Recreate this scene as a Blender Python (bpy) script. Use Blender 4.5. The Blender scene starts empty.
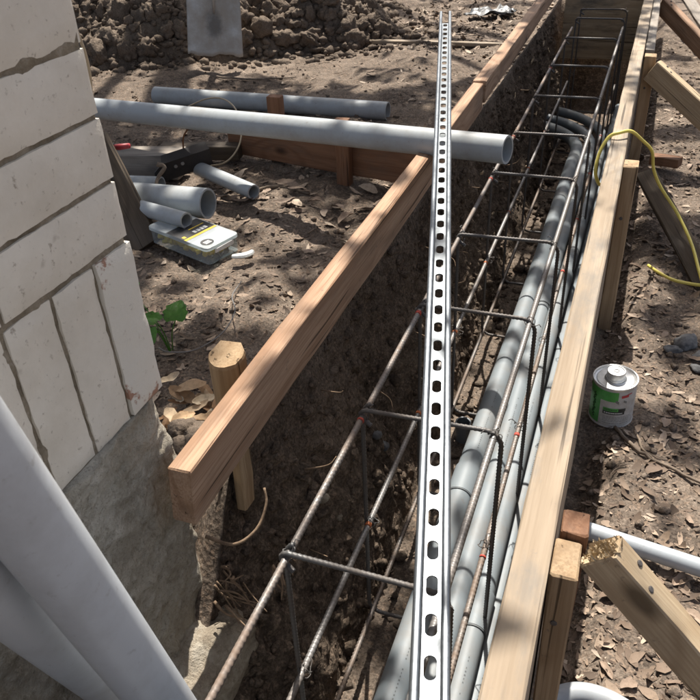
import bpy, bmesh, math, random
import numpy as np
from mathutils import Vector, Matrix

random.seed(7); rng = np.random.default_rng(11)
scene = bpy.context.scene
COL = scene.collection
R = math.radians

# ------------------------------------------------------------------ camera
cam_data = bpy.data.cameras.new('camera')
cam = bpy.data.objects.new('camera', cam_data); COL.objects.link(cam)
cam_data.sensor_width = 36.0; cam_data.lens = 36.0 * 760.0 / 700.0
cam_data.clip_start = 0.02; cam_data.clip_end = 800.0
cam.matrix_world = Matrix(((0.938351, -0.157231, 0.307858, 0.0),
                           (0.342871, 0.536723, -0.770953, 0.0),
                           (-0.044017, 0.828980, 0.557544, 1.0),
                           (0, 0, 0, 1))) 
cam_data.dof.use_dof = True; cam_data.dof.focus_distance = 1.45; cam_data.dof.aperture_fstop = 24.0
scene.camera = cam

# ------------------------------------------------------------------ sky and sun
SUN = Vector((-0.15, 0.55, 1.0)).normalized()
world = bpy.data.worlds.new('World'); scene.world = world; world.use_nodes = True
wn = world.node_tree; wn.nodes.clear()
sky = wn.nodes.new('ShaderNodeTexSky'); sky.sky_type = 'NISHITA'; sky.sun_disc = False
sky.sun_elevation = math.asin(SUN.z); sky.sun_rotation = math.atan2(SUN.x, SUN.y)
sky.air_density = 0.7; sky.dust_density = 4.0; sky.ozone_density = 0.3
bg = wn.nodes.new('ShaderNodeBackground'); bg.inputs['Strength'].default_value = 0.115
wo = wn.nodes.new('ShaderNodeOutputWorld')
soft = wn.nodes.new('ShaderNodeHueSaturation'); soft.inputs['Saturation'].default_value = 0.65   # hazy, bleached sky
wn.links.new(sky.outputs[0], soft.inputs['Color']); wn.links.new(soft.outputs[0], bg.inputs[0]); wn.links.new(bg.outputs[0], wo.inputs[0])
sd = bpy.data.lights.new('sun', 'SUN'); sd.energy = 5.0; sd.angle = R(0.53); sd.color = (1.0, 0.945, 0.86)
sun = bpy.data.objects.new('sun', sd); COL.objects.link(sun)
sun.rotation_euler = SUN.to_track_quat('Z', 'Y').to_euler(); sun.location = (-3, 6, 12)
scene.view_settings.view_transform = 'Standard'; scene.view_settings.look = 'None'
scene.view_settings.exposure = 0.84; scene.view_settings.gamma = 1.0

# ------------------------------------------------------------------ noise
_perm = np.random.default_rng(5).permutation(256); _perm = np.concatenate([_perm, _perm, _perm])
_g = np.random.default_rng(6).normal(size=(256, 3)); _g /= np.linalg.norm(_g, axis=1)[:, None]
def noise3(x, y, z):
    x, y, z = np.broadcast_arrays(np.asarray(x, float), np.asarray(y, float), np.asarray(z, float))
    xi = np.floor(x).astype(int); yi = np.floor(y).astype(int); zi = np.floor(z).astype(int)
    xf = x - xi; yf = y - yi; zf = z - zi
    xi &= 255; yi &= 255; zi &= 255
    u = xf**3*(xf*(xf*6-15)+10); v = yf**3*(yf*(yf*6-15)+10); w = zf**3*(zf*(zf*6-15)+10)
    def gr(dx, dy, dz):
        h = _perm[_perm[_perm[(xi+dx) & 255] + ((yi+dy) & 255)] + ((zi+dz) & 255)]
        g = _g[h & 255]
        return g[..., 0]*(xf-dx) + g[..., 1]*(yf-dy) + g[..., 2]*(zf-dz)
    l = lambda a, b, t: a + (b-a)*t
    return 1.5*l(l(l(gr(0,0,0), gr(1,0,0), u), l(gr(0,1,0), gr(1,1,0), u), v),
             l(l(gr(0,0,1), gr(1,0,1), u), l(gr(0,1,1), gr(1,1,1), u), v), w)
def fbm(x, y, z=0.0, o=4, gain=0.5):
    s = 0.0; a = 1.0
    for i in range(o):
        k = 2.03**i
        s = s + a*noise3(x*k+i*17.3, y*k+i*7.7, np.asarray(z)*k+i*3.1); a *= gain
    return s
def sstep(a, b, x):
    t = np.clip((x-a)/(b-a), 0, 1); return t*t*(3-2*t)

# ------------------------------------------------------------------ objects
def link(name, me, parent=None, loc=None):
    o = bpy.data.objects.new(name, me); COL.objects.link(o)
    if parent is not None: o.parent = parent
    if loc is not None: o.location = loc
    return o
def tag(o, label=None, cat=None, group=None, kind=None):
    if label: o['label'] = label
    if cat: o['category'] = cat
    if group: o['group'] = group
    if kind: o['kind'] = kind
    return o
def empty(name, loc=(0, 0, 0), label=None, cat=None, group=None):
    o = link(name, None, None, loc); o.empty_display_size = 0.05
    return tag(o, label, cat, group)
def newmesh(verts, faces, mat, smooth=False):
    me = bpy.data.meshes.new('mesh')
    me.from_pydata([tuple(map(float, v)) for v in verts], [], faces)
    if mat: me.materials.append(mat)
    if smooth: me.polygons.foreach_set('use_smooth', np.ones(len(me.polygons), bool))
    me.update(); return me
def bigmesh(verts, quads, mat, smooth=False):
    """numpy fast path; quads (n,4) or tris (n,3)"""
    verts = np.asarray(verts, np.float32); quads = np.asarray(quads, np.int32); n, k = quads.shape
    me = bpy.data.meshes.new('mesh')
    me.vertices.add(len(verts)); me.vertices.foreach_set('co', verts.ravel())
    me.loops.add(n*k); me.loops.foreach_set('vertex_index', quads.ravel())
    me.polygons.add(n); me.polygons.foreach_set('loop_start', np.arange(n, dtype=np.int32)*k)
    me.polygons.foreach_set('loop_total', np.full(n, k, np.int32))
    if smooth: me.polygons.foreach_set('use_smooth', np.ones(n, bool))
    if mat: me.materials.append(mat)
    me.update(calc_edges=True); me.validate(); return me
def gridq(nr, nc):
    i = np.arange(nr-1)[:, None]*nc + np.arange(nc-1)[None, :]
    return np.stack([i, i+1, i+1+nc, i+nc], -1).reshape(-1, 4)

# ------------------------------------------------------------------ shader helper
class N:
    def __init__(s, name):
        s.m = bpy.data.materials.new(name); s.m.use_nodes = True; s.t = s.m.node_tree; s.t.nodes.clear()
        s.out = s.t.nodes.new('ShaderNodeOutputMaterial'); s.p = s.n('ShaderNodeBsdfPrincipled')
        s.t.links.new(s.p.outputs[0], s.out.inputs[0])
    def n(s, k, **kw):
        x = s.t.nodes.new(k)
        for a, b in kw.items(): setattr(x, a, b)
        return x
    def put(s, sock, v):
        if hasattr(v, 'is_linked'): s.t.links.new(v, sock)
        elif isinstance(v, (tuple, list)) and len(v) == 3 and sock.type == 'RGBA': sock.default_value = (*v, 1)
        else: sock.default_value = v
    def coord(s, scale=(1, 1, 1), kind='Object', loc=None):
        tc = s.n('ShaderNodeTexCoord'); mp = s.n('ShaderNodeMapping')
        s.t.links.new(tc.outputs[kind], mp.inputs[0]); mp.inputs['Scale'].default_value = scale
        if loc is not None: s.put(mp.inputs['Location'], loc)
        return mp.outputs[0]
    def world(s, scale=(1, 1, 1)):
        g = s.n('ShaderNodeNewGeometry'); mp = s.n('ShaderNodeMapping')
        s.t.links.new(g.outputs['Position'], mp.inputs[0]); mp.inputs['Scale'].default_value = scale
        return mp.outputs[0]
    def noise(s, vec, scale, detail=4, rough=0.55, dist=0.0):
        x = s.n('ShaderNodeTexNoise'); s.put(x.inputs['Vector'], vec); x.inputs['Scale'].default_value = scale
        x.inputs['Detail'].default_value = detail; x.inputs['Roughness'].default_value = rough
        x.inputs['Distortion'].default_value = dist; return x.outputs[0]
    def voro(s, vec, scale, feat='F1', out='Distance'):
        x = s.n('ShaderNodeTexVoronoi', feature=feat); s.put(x.inputs['Vector'], vec); x.inputs['Scale'].default_value = scale
        return x.outputs[out]
    def ramp(s, f, stops):
        x = s.n('ShaderNodeValToRGB'); s.put(x.inputs[0], f); e = x.color_ramp.elements
        while len(e) < len(stops): e.new(0.5)
        for i, (p, c) in enumerate(stops):
            e[i].position = p; c = (c, c, c) if not isinstance(c, (tuple, list)) else c; e[i].color = (*c, 1)
        return x.outputs[0]
    def mix(s, f, a, b, mode='MIX'):
        x = s.n('ShaderNodeMix', data_type='RGBA', blend_type=mode)
        s.put(x.inputs[0], f); s.put(x.inputs[6], a); s.put(x.inputs[7], b); return x.outputs[2]
    def math(s, op, a, b=0.0, c=0.0):
        x = s.n('ShaderNodeMath', operation=op); s.put(x.inputs[0], a); s.put(x.inputs[1], b); s.put(x.inputs[2], c); return x.outputs[0]
    def sep(s, v):
        x = s.n('ShaderNodeSeparateXYZ'); s.put(x.inputs[0], v); return x.outputs
    def bump(s, h, strength=0.3, dist=0.01, nrm=None):
        x = s.n('ShaderNodeBump'); s.put(x.inputs['Height'], h); x.inputs['Strength'].default_value = strength
        x.inputs['Distance'].default_value = dist
        if nrm is not None: s.put(x.inputs['Normal'], nrm)
        return x.outputs[0]
    def rnd(s): return s.n('ShaderNodeObjectInfo').outputs['Random']
    def island(s): return s.n('ShaderNodeNewGeometry').outputs['Random Per Island']
    def fin(s, col, rough=0.7, nrm=None, metal=0.0, spec=0.4):
        s.put(s.p.inputs['Base Color'], col); s.put(s.p.inputs['Roughness'], rough); s.put(s.p.inputs['Metallic'], metal)
        s.p.inputs['Specular IOR Level'].default_value = spec
        if nrm is not None: s.put(s.p.inputs['Normal'], nrm)
        return s.m

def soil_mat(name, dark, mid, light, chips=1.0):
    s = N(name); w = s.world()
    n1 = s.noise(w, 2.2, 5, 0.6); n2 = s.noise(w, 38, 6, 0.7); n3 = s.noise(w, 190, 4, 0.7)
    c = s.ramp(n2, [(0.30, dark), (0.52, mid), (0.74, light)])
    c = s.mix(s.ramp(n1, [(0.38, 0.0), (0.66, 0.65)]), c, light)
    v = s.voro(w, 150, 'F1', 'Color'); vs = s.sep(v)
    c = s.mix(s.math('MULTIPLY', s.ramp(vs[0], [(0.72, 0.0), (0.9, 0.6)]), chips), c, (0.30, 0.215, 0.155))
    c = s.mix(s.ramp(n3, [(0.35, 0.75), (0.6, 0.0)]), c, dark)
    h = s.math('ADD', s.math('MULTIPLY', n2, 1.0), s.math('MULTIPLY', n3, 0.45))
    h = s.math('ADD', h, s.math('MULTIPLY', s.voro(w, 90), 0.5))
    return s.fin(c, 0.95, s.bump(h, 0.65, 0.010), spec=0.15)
M = {}
M['soil'] = soil_mat('soil', (0.044, 0.034, 0.027), (0.13, 0.101, 0.079), (0.335, 0.268, 0.21))
M['soil_trench'] = soil_mat('trench_soil', (0.028, 0.021, 0.016), (0.095, 0.071, 0.053), (0.24, 0.185, 0.138), 0.7)  # darker soil tones for the trench walls and their crumbs
M['clod'] = soil_mat('clod_soil', (0.075, 0.057, 0.044), (0.155, 0.12, 0.092), (0.25, 0.20, 0.155), 0.2)

def wood_mat(name, light, dark, stain=(0.10, 0.085, 0.07), stain_amt=0.35, ring=150.0, grey=0.0, rough=0.75, bumps=0.35):
    s = N(name); r = s.rnd()
    off = s.n('ShaderNodeCombineXYZ'); s.put(off.inputs[0], s.math('MULTIPLY', r, 31.0)); s.put(off.inputs[1], s.math('MULTIPLY_ADD', r, 0.05, 0.012)); s.put(off.inputs[2], s.math('MULTIPLY_ADD', r, -0.03, -0.02))
    v = s.coord((1, 1, 1), 'Object', off.outputs[0])
    def scaled(sc):
        mp = s.n('ShaderNodeMapping'); s.t.links.new(v, mp.inputs[0]); mp.inputs['Scale'].default_value = sc; return mp.outputs[0]
    xyz = s.sep(v)
    rad = s.math('SQRT', s.math('ADD', s.math('POWER', xyz[1], 2.0), s.math('POWER', xyz[2], 2.0)))
    wob = s.noise(scaled((1.1, 9, 9)), 1.5, 3, 0.5)
    kn = s.voro(scaled((3.0, 6.0, 6.0)), 1.0)
    knf = s.ramp(kn, [(0.0, 1.0), (0.42, 0.0)])
    ph = s.math('MULTIPLY', rad, ring); ph = s.math('ADD', ph, s.math('MULTIPLY', wob, 9.0)); ph = s.math('ADD', ph, s.math('MULTIPLY', knf, 14.0))
    wave = s.math('MULTIPLY_ADD', s.math('SINE', ph), 0.5, 0.5)
    grain = s.noise(scaled((7, 260, 260)), 1.0, 3, 0.6)
    g2 = s.noise(scaled((2.2, 34, 34)), 1.0, 5, 0.6)
    c = s.mix(s.math('MULTIPLY', s.math('POWER', wave, 2.0), 0.75), light, dark)
    c = s.mix(s.ramp(grain, [(0.36, 0.75), (0.60, 0.0)]), c, dark)
    c = s.mix(s.ramp(g2, [(0.42, 0.0), (0.7, 0.45)]), c, tuple(min(1, x*1.18) for x in light))
    c = s.mix(s.ramp(kn, [(0.05, 0.85), (0.12, 0.0)]), c, tuple(x*0.32 for x in dark))
    st = s.noise(scaled((5, 14, 14)), 1.0, 6, 0.68)
    c = s.mix(s.math('MULTIPLY', s.ramp(st, [(0.50, 0.0), (0.72, 1.0)]), stain_amt), c, stain)
    sp = s.noise(scaled((60, 60, 60)), 1.0, 3, 0.7)
    c = s.mix(s.ramp(sp, [(0.66, 0.0), (0.74, 0.5)]), c, stain)
    hv = s.n('ShaderNodeHueSaturation'); s.put(hv.inputs['Color'], c); hv.inputs['Saturation'].default_value = 1.0-grey
    s.put(hv.inputs['Value'], s.math('MULTIPLY_ADD', r, 0.16, 0.92))
    crack = s.noise(scaled((2.0, 90, 90)), 1.0, 2, 0.5)
    h = s.math('ADD', s.math('MULTIPLY', grain, 0.5), s.math('MULTIPLY', s.ramp(crack, [(0.30, 0.0), (0.37, 1.0)]), 0.8))
    c2 = s.mix(s.ramp(crack, [(0.31, 0.8), (0.36, 0.0)]), hv.outputs[0], tuple(x*0.25 for x in dark))
    return s.fin(c2, rough, s.bump(h, bumps, 0.003), spec=0.25)
M['wood_fir'] = wood_mat('fir_lumber', (0.40, 0.262, 0.172), (0.225, 0.125, 0.07), stain_amt=0.40)
M['wood_pale'] = wood_mat('pale_lumber', (0.35, 0.282, 0.208), (0.225, 0.17, 0.115), stain=(0.165, 0.155, 0.14), stain_amt=0.75)
M['wood_stake'] = wood_mat('stake_lumber', (0.40, 0.285, 0.17), (0.25, 0.16, 0.085), stain_amt=0.3)
M['wood_brace'] = wood_mat('brace_lumber', (0.50, 0.39, 0.255), (0.35, 0.25, 0.15), stain_amt=0.2)
M['wood_red'] = wood_mat('red_brown_lumber', (0.24, 0.125, 0.07), (0.15, 0.07, 0.036), stain_amt=0.5)
M['wood_grey'] = wood_mat('weathered_lumber', (0.30, 0.25, 0.195), (0.185, 0.145, 0.105), stain=(0.09, 0.085, 0.08), stain_amt=0.7, grey=0.25)
M['wood_dark'] = wood_mat('shaded_weathered_lumber', (0.105, 0.078, 0.052), (0.055, 0.04, 0.027), stain_amt=0.6)  # weathered wood, its colour set darker to carry shade on the planks
M['wood_ply'] = wood_mat('end_board_lumber', (0.42, 0.32, 0.21), (0.28, 0.20, 0.12), stain=(0.08, 0.07, 0.06), stain_amt=0.8)

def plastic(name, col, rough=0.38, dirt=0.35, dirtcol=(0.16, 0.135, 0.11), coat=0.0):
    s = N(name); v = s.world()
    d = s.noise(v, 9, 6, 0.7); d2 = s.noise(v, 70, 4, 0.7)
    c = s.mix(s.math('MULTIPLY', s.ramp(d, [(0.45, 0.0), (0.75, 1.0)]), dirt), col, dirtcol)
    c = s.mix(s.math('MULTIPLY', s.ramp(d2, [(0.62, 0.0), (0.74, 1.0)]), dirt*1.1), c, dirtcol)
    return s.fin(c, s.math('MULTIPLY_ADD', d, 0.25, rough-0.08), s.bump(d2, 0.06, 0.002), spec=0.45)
M['pvc'] = plastic('grey_pvc', (0.36, 0.385, 0.395), 0.42, 0.5, (0.20, 0.165, 0.125))
M['pvc_clean'] = plastic('grey_pvc_clean', (0.47, 0.495, 0.52), 0.36, 0.32)
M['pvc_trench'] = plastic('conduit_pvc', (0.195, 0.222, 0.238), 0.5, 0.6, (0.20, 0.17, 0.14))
M['pvc_white'] = plastic('white_conduit', (0.36, 0.39, 0.415), 0.4, 0.45)
M['yellow'] = plastic('yellow_cord', (0.72, 0.60, 0.13), 0.45, 0.3)
M['black'] = plastic('black_plastic', (0.018, 0.018, 0.02), 0.4, 0.25)
M['red'] = plastic('red_plastic', (0.42, 0.045, 0.05), 0.4, 0.1)
M['beige_wire'] = plastic('beige_wire', (0.45, 0.36, 0.24), 0.5, 0.3)
M['grey_wire'] = plastic('grey_wire', (0.16, 0.155, 0.15), 0.5, 0.3)
M['darkline'] = plastic('dark_joint', (0.10, 0.11, 0.115), 0.6, 0.2)

def steel(name, col, rough, metal=0.9, rust=0.0, rustcol=(0.19, 0.085, 0.038), spangle=0.12, sc=60):
    s = N(name); v = s.world()
    n1 = s.noise(v, sc, 3, 0.6); n2 = s.noise(v, 6, 5, 0.65); vo = s.sep(s.voro(v, 130, 'F1', 'Color'))
    c = s.mix(s.math('MULTIPLY', vo[0], spangle), col, tuple(x*0.55 for x in col))
    c = s.mix(s.ramp(n2, [(0.42, 0.0), (0.68, 0.45)]), c, tuple(x*0.5 for x in col))
    rf = s.math('MULTIPLY', s.ramp(s.math('ADD', s.math('MULTIPLY', n1, 0.35), s.math('MULTIPLY', n2, 0.65)), [(0.36, 0.0), (0.60, 1.0)]), rust)
    c = s.mix(rf, c, rustcol)
    m = s.math('MULTIPLY', s.math('SUBTRACT', 1.0, rf), metal)
    return s.fin(c, s.math('ADD', s.math('MULTIPLY', rf, 0.35), s.math('MULTIPLY_ADD', n1, 0.15, rough-0.07)), s.bump(n1, 0.08+0.25*rust, 0.001), metal=m)
M['galv'] = steel('galvanised_steel', (0.225, 0.243, 0.26), 0.42, 0.8, 0.0, spangle=0.55)
M['rebar'] = steel('rusty_rebar', (0.20, 0.195, 0.19), 0.45, 0.55, 0.7, (0.195, 0.125, 0.08))
M['rebar_grey'] = steel('mill_grey_rebar', (0.25, 0.25, 0.25), 0.45, 0.55, 0.35, (0.19, 0.125, 0.08))
M['hoop'] = steel('dark_rebar', (0.13, 0.13, 0.13), 0.5, 0.6, 0.5, (0.125, 0.09, 0.065))
M['tin'] = steel('tin_lid', (0.70, 0.71, 0.71), 0.35, 0.85, 0.25, (0.40, 0.36, 0.29), 0.3, 90)
M['shovel'] = steel('worn_shovel_steel', (0.50, 0.48, 0.45), 0.45, 0.45, 0.85, (0.36, 0.31, 0.255), 0.2, 20)
nt = M['shovel'].node_tree; pb = [q for q in nt.nodes if q.type == 'BSDF_PRINCIPLED'][0]; src = pb.inputs['Base Color'].links[0].from_socket
s = N.__new__(N); s.m = M['shovel']; s.t = nt; xyz = s.sep(s.coord((1, 1, 1))); nz_ = s.noise(s.coord((1, 1, 1)), 14, 5, 0.7)
dd = s.math('SQRT', s.math('ADD', s.math('POWER', s.math('MULTIPLY', xyz[0], 9.0), 2.0), s.math('POWER', s.math('MULTIPLY', s.math('SUBTRACT', xyz[2], 0.15), 6.5), 2.0)))
dd = s.math('ADD', dd, s.math('MULTIPLY', nz_, 0.9)); nt.links.new(s.mix(s.ramp(dd, [(0.65, 0.6), (1.0, 0.0)]), src, (0.045, 0.043, 0.042)), pb.inputs['Base Color'])
M['black_metal'] = steel('black_painted_plate', (0.03, 0.03, 0.032), 0.45, 0.2, 0.25, (0.12, 0.09, 0.07))
M['rust'] = steel('rust', (0.2, 0.1, 0.05), 0.7, 0.4, 1.0)
s = N('red_paint'); M['redpaint'] = s.fin(s.mix(s.noise(s.world(), 90, 3), (0.50, 0.055, 0.035), (0.30, 0.07, 0.05)), 0.7)
s = N('orange_paint'); M['orangepaint'] = s.fin(s.mix(s.noise(s.world(), 90, 3), (0.55, 0.16, 0.05), (0.30, 0.10, 0.05)), 0.7)

# painted brick, mortar, parging
s = N('painted_brick'); v = s.world()
n1 = s.noise(v, 12, 6, 0.65); n2 = s.noise(v, 90, 5, 0.7); n3 = s.noise(v, 30, 3, 0.5)
n0 = s.noise(v, 4.5, 6, 0.75)
c = s.mix(s.ramp(s.math('ADD', s.math('MULTIPLY', n1, 0.5), s.math('MULTIPLY', n0, 0.5)), [(0.38, 0.0), (0.66, 0.95)]), (0.71, 0.655, 0.565), (0.57, 0.515, 0.43))
c = s.mix(s.ramp(n2, [(0.60, 0.0), (0.70, 0.8)]), c, (0.27, 0.225, 0.175))
c = s.mix(s.ramp(n3, [(0.68, 0.0), (0.77, 0.7)]), c, (0.33, 0.28, 0.225))
M['brick'] = s.fin(c, 0.8, s.bump(s.math('ADD', n2, s.math('MULTIPLY', n3, 0.6)), 0.28, 0.004), spec=0.3)
s = N('chipped_brick'); v = s.world()
n1 = s.noise(v, 14, 6, 0.7); n2 = s.noise(v, 90, 5, 0.7)
c = s.mix(s.ramp(n1, [(0.58, 0.0), (0.62, 1.0)]), (0.66, 0.615, 0.535), (0.35, 0.20, 0.14))
c = s.mix(s.ramp(n2, [(0.62, 0.0), (0.72, 0.7)]), c, (0.27, 0.225, 0.175))
M['brick_chip'] = s.fin(c, 0.8, s.bump(s.math('ADD', n2, s.math('MULTIPLY', n1, 1.2)), 0.35, 0.005), spec=0.3)
s = N('mortar'); v = s.world()
n1 = s.noise(v, 25, 6, 0.7); n2 = s.noise(v, 160, 4, 0.7)
c = s.ramp(n1, [(0.3, (0.135, 0.108, 0.075)), (0.55, (0.27, 0.225, 0.165)), (0.75, (0.42, 0.37, 0.30))])
M['mortar'] = s.fin(c, 0.95, s.bump(s.math('ADD', n1, n2), 0.8, 0.006), spec=0.15)
s = N('parging'); v = s.world()
n1 = s.noise(v, 7, 6, 0.7); n2 = s.noise(v, 60, 6, 0.75); n3 = s.noise(v, 16, 5, 0.7, 0.6)
c = s.ramp(n1, [(0.3, (0.33, 0.285, 0.215)), (0.5, (0.47, 0.425, 0.345)), (0.7, (0.61, 0.565, 0.48))])
c = s.mix(s.ramp(n3, [(0.50, 0.0), (0.70, 0.8)]), c, (0.21, 0.17, 0.115))
c = s.mix(s.ramp(n2, [(0.58, 0.0), (0.72, 0.6)]), c, (0.135, 0.115, 0.09))
ck = s.voro(s.mix(0.12, v, s.n('ShaderNodeTexNoise').outputs[1], 'ADD'), 5.0, 'DISTANCE_TO_EDGE')
n4 = s.noise(v, 210, 4, 0.8); c = s.mix(s.ramp(n4, [(0.52, 0.0), (0.68, 0.55)]), c, (0.15, 0.125, 0.09)); c = s.mix(s.ramp(n4, [(0.30, 0.6), (0.42, 0.0)]), c, (0.52, 0.48, 0.41)); n2 = s.math('ADD', n2, s.math('MULTIPLY', n4, 0.5))
M['parge'] = s.fin(c, 0.9, s.bump(s.math('ADD', s.math('ADD', n2, s.math('MULTIPLY', n1, 0.8)), s.math('MULTIPLY', n3, 0.9)), 0.9, 0.012), spec=0.2)
s = N('rough_concrete'); v = s.world()
n1 = s.noise(v, 18, 6, 0.75); n2 = s.noise(v, 110, 5, 0.75)
c = s.ramp(n1, [(0.3, (0.15, 0.115, 0.08)), (0.5, (0.33, 0.28, 0.215)), (0.7, (0.50, 0.45, 0.37))])
c = s.mix(s.ramp(n2, [(0.55, 0.0), (0.7, 0.7)]), c, (0.11, 0.085, 0.06))
M['concrete'] = s.fin(c, 0.95, s.bump(s.math('ADD', n1, n2), 0.9, 0.01), spec=0.15)

def leaf_mat(name, stops, rough=0.7, trans=0.0):
    s = N(name); r = s.island(); v = s.world()
    c = s.ramp(r, stops); n = s.noise(v, 120, 4, 0.7)
    c = s.mix(s.ramp(n, [(0.5, 0.0), (0.75, 0.5)]), c, (0.07, 0.05, 0.035))
    s.fin(c, rough, s.bump(n, 0.3, 0.002), spec=0.25)
    if trans:
        tr = s.n('ShaderNodeBsdfTranslucent'); s.put(tr.inputs[0], c); ms = s.n('ShaderNodeMixShader'); ms.inputs[0].default_value = trans
        s.t.links.new(s.p.outputs[0], ms.inputs[1]); s.t.links.new(tr.outputs[0], ms.inputs[2]); s.t.links.new(ms.outputs[0], s.out.inputs[0])
    return s.m
M['leaf'] = leaf_mat('dry_leaves', [(0.0, (0.08, 0.056, 0.04)), (0.35, (0.15, 0.106, 0.075)), (0.65, (0.24, 0.175, 0.125)), (0.88, (0.35, 0.265, 0.195)), (1.0, (0.48, 0.39, 0.30))])
def leaf_obj_mat(name, stops):
    s = N(name); r = s.rnd(); v = s.coord(); c = s.ramp(r, stops); n = s.noise(s.world(), 110, 4, 0.7)
    c = s.mix(s.ramp(n, [(0.45, 0.0), (0.75, 0.55)]), c, (0.09, 0.062, 0.042))
    return s.fin(c, 0.7, s.bump(n, 0.3, 0.002), spec=0.25)
M['leaf_one'] = leaf_obj_mat('large_dry_leaf', [(0.0, (0.11, 0.076, 0.055)), (0.35, (0.22, 0.158, 0.115)), (0.7, (0.32, 0.24, 0.18)), (1.0, (0.46, 0.37, 0.28))])
M['leaf_tan'] = leaf_obj_mat('tan_dry_leaf', [(0.0, (0.30, 0.16, 0.075)), (0.5, (0.42, 0.29, 0.17)), (1.0, (0.50, 0.41, 0.29))])
M['green'] = leaf_mat('green_leaf', [(0.0, (0.075, 0.20, 0.035)), (1.0, (0.12, 0.28, 0.05))], 0.45, 0.35)
M['canopy'] = leaf_mat('canopy_leaf', [(0.0, (0.03, 0.06, 0.018)), (1.0, (0.07, 0.12, 0.03))], 0.5, 0.0)
s = N('bark'); n1 = s.noise(s.world((6, 6, 1.5)), 6, 6, 0.7); M['bark'] = s.fin(s.ramp(n1, [(0.3, (0.05, 0.038, 0.03)), (0.7, (0.14, 0.11, 0.085))]), 0.9, s.bump(n1, 0.8, 0.03))
s = N('root'); n1 = s.noise(s.world(), 60, 5, 0.7); M['root'] = s.fin(s.ramp(n1, [(0.3, (0.09, 0.058, 0.036)), (0.7, (0.26, 0.18, 0.115))]), 0.9, s.bump(n1, 0.6, 0.003))
s = N('twig'); n1 = s.noise(s.world(), 50, 5, 0.7); M['twig'] = s.fin(s.mix(s.rnd(), s.ramp(n1, [(0.3, (0.10, 0.075, 0.055)), (0.7, (0.21, 0.165, 0.125))]), s.ramp(n1, [(0.3, (0.19, 0.14, 0.10)), (0.7, (0.36, 0.28, 0.20))])), 0.9, s.bump(n1, 0.6, 0.003))
s = N('splintered_wood'); n1 = s.noise(s.world(), 130, 5, 0.75); M['splinter'] = s.fin(s.ramp(n1, [(0.3, (0.34, 0.245, 0.14)), (0.6, (0.56, 0.44, 0.28))]), 0.9, s.bump(n1, 1.0, 0.006))
s = N('dark_stone'); n1 = s.noise(s.world(), 40, 5, 0.7); M['stone'] = s.fin(s.ramp(n1, [(0.3, (0.055, 0.055, 0.058)), (0.7, (0.17, 0.168, 0.165))]), 0.85, s.bump(n1, 0.6, 0.006))
s = N('glazed_white'); M['shard'] = s.fin(s.mix(s.noise(s.world(), 60, 4), (0.60, 0.62, 0.60), (0.45, 0.45, 0.42)), 0.4)
# can and box
def flat(name, a, b, rough=0.45, sc=60, metal=0.0):
    s = N(name); return s.fin(s.mix(s.ramp(s.noise(s.world(), sc, 5, 0.7), [(0.4, 0.0), (0.75, 1.0)]), a, b), rough, metal=metal)
M['can_white'] = flat('can_label_grey_white', (0.47, 0.46, 0.44), (0.33, 0.30, 0.265))
M['can_green'] = flat('can_label_green', (0.075, 0.33, 0.07), (0.06, 0.22, 0.05))
M['can_ink'] = flat('can_label_black', (0.02, 0.022, 0.022), (0.06, 0.06, 0.055))
M['can_dgreen'] = flat('can_label_dark_green', (0.022, 0.085, 0.02), (0.03, 0.10, 0.03))
M['can_grey'] = flat('can_label_dark_grey', (0.14, 0.14, 0.135), (0.2, 0.2, 0.19))
M['ink_white'] = flat('ink_white', (0.7, 0.7, 0.68), (0.55, 0.55, 0.52))
M['ink_yellow'] = flat('ink_yellow', (0.66, 0.47, 0.04), (0.5, 0.36, 0.05))
s = N('clear_plastic'); s.fin((0.78, 0.84, 0.86), 0.35); s.p.inputs['Transmission Weight'].default_value = 0.0
tr = s.n('ShaderNodeBsdfTransparent'); tr.inputs[0].default_value = (0.86, 0.91, 0.92, 1); ms = s.n('ShaderNodeMixShader'); ms.inputs[0].default_value = 0.5
s.put(s.p.inputs['Base Color'], (0.66, 0.70, 0.71))
s.t.links.new(s.p.outputs[0], ms.inputs[1]); s.t.links.new(tr.outputs[0], ms.inputs[2]); s.t.links.new(ms.outputs[0], s.out.inputs[0]); M['clear'] = s.m
M['clear_thin'] = M['clear'].copy(); M['clear_thin'].name = 'clear_plastic_wall'
for q in M['clear_thin'].node_tree.nodes:
    if q.type == 'MIX_SHADER': q.inputs[0].default_value = 0.78

# ------------------------------------------------------------------ shapes
def frames(path):
    p = np.asarray(path, float); t = np.gradient(p, axis=0); t /= np.linalg.norm(t, axis=1)[:, None] + 1e-12
    a = np.array([0, 0, 1.0]) if abs(t[0][2]) < 0.9 else np.array([1.0, 0, 0])
    n = np.cross(t[0], a); n /= np.linalg.norm(n); ns = [n]
    for i in range(1, len(p)):
        n = ns[-1] - t[i]*np.dot(ns[-1], t[i]); n /= np.linalg.norm(n)+1e-12; ns.append(n)
    ns = np.array(ns); return p, t, ns, np.cross(t, ns)
def tube_arrays(path, rad, seg=10, cap=True):
    p, t, n, b = frames(path); k = len(p)
    rad = np.broadcast_to(np.asarray(rad, float), (k,)) if np.ndim(rad) < 2 else rad
    ph = np.linspace(0, 2*np.pi, seg, endpoint=False)
    rr = rad[:, None] if np.ndim(rad) == 1 else rad
    v = p[:, None, :] + rr[..., None]*(np.cos(ph)[None, :, None]*n[:, None, :] + np.sin(ph)[None, :, None]*b[:, None, :])
    v = v.reshape(-1, 3)
    f = []
    for i in range(k-1):
        for j in range(seg):
            f.append((i*seg+j, i*seg+(j+1) % seg, (i+1)*seg+(j+1) % seg, (i+1)*seg+j))
    if cap:
        f.append(tuple(range(seg-1, -1, -1))); f.append(tuple(range((k-1)*seg, k*seg)))
    return v, f
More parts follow.
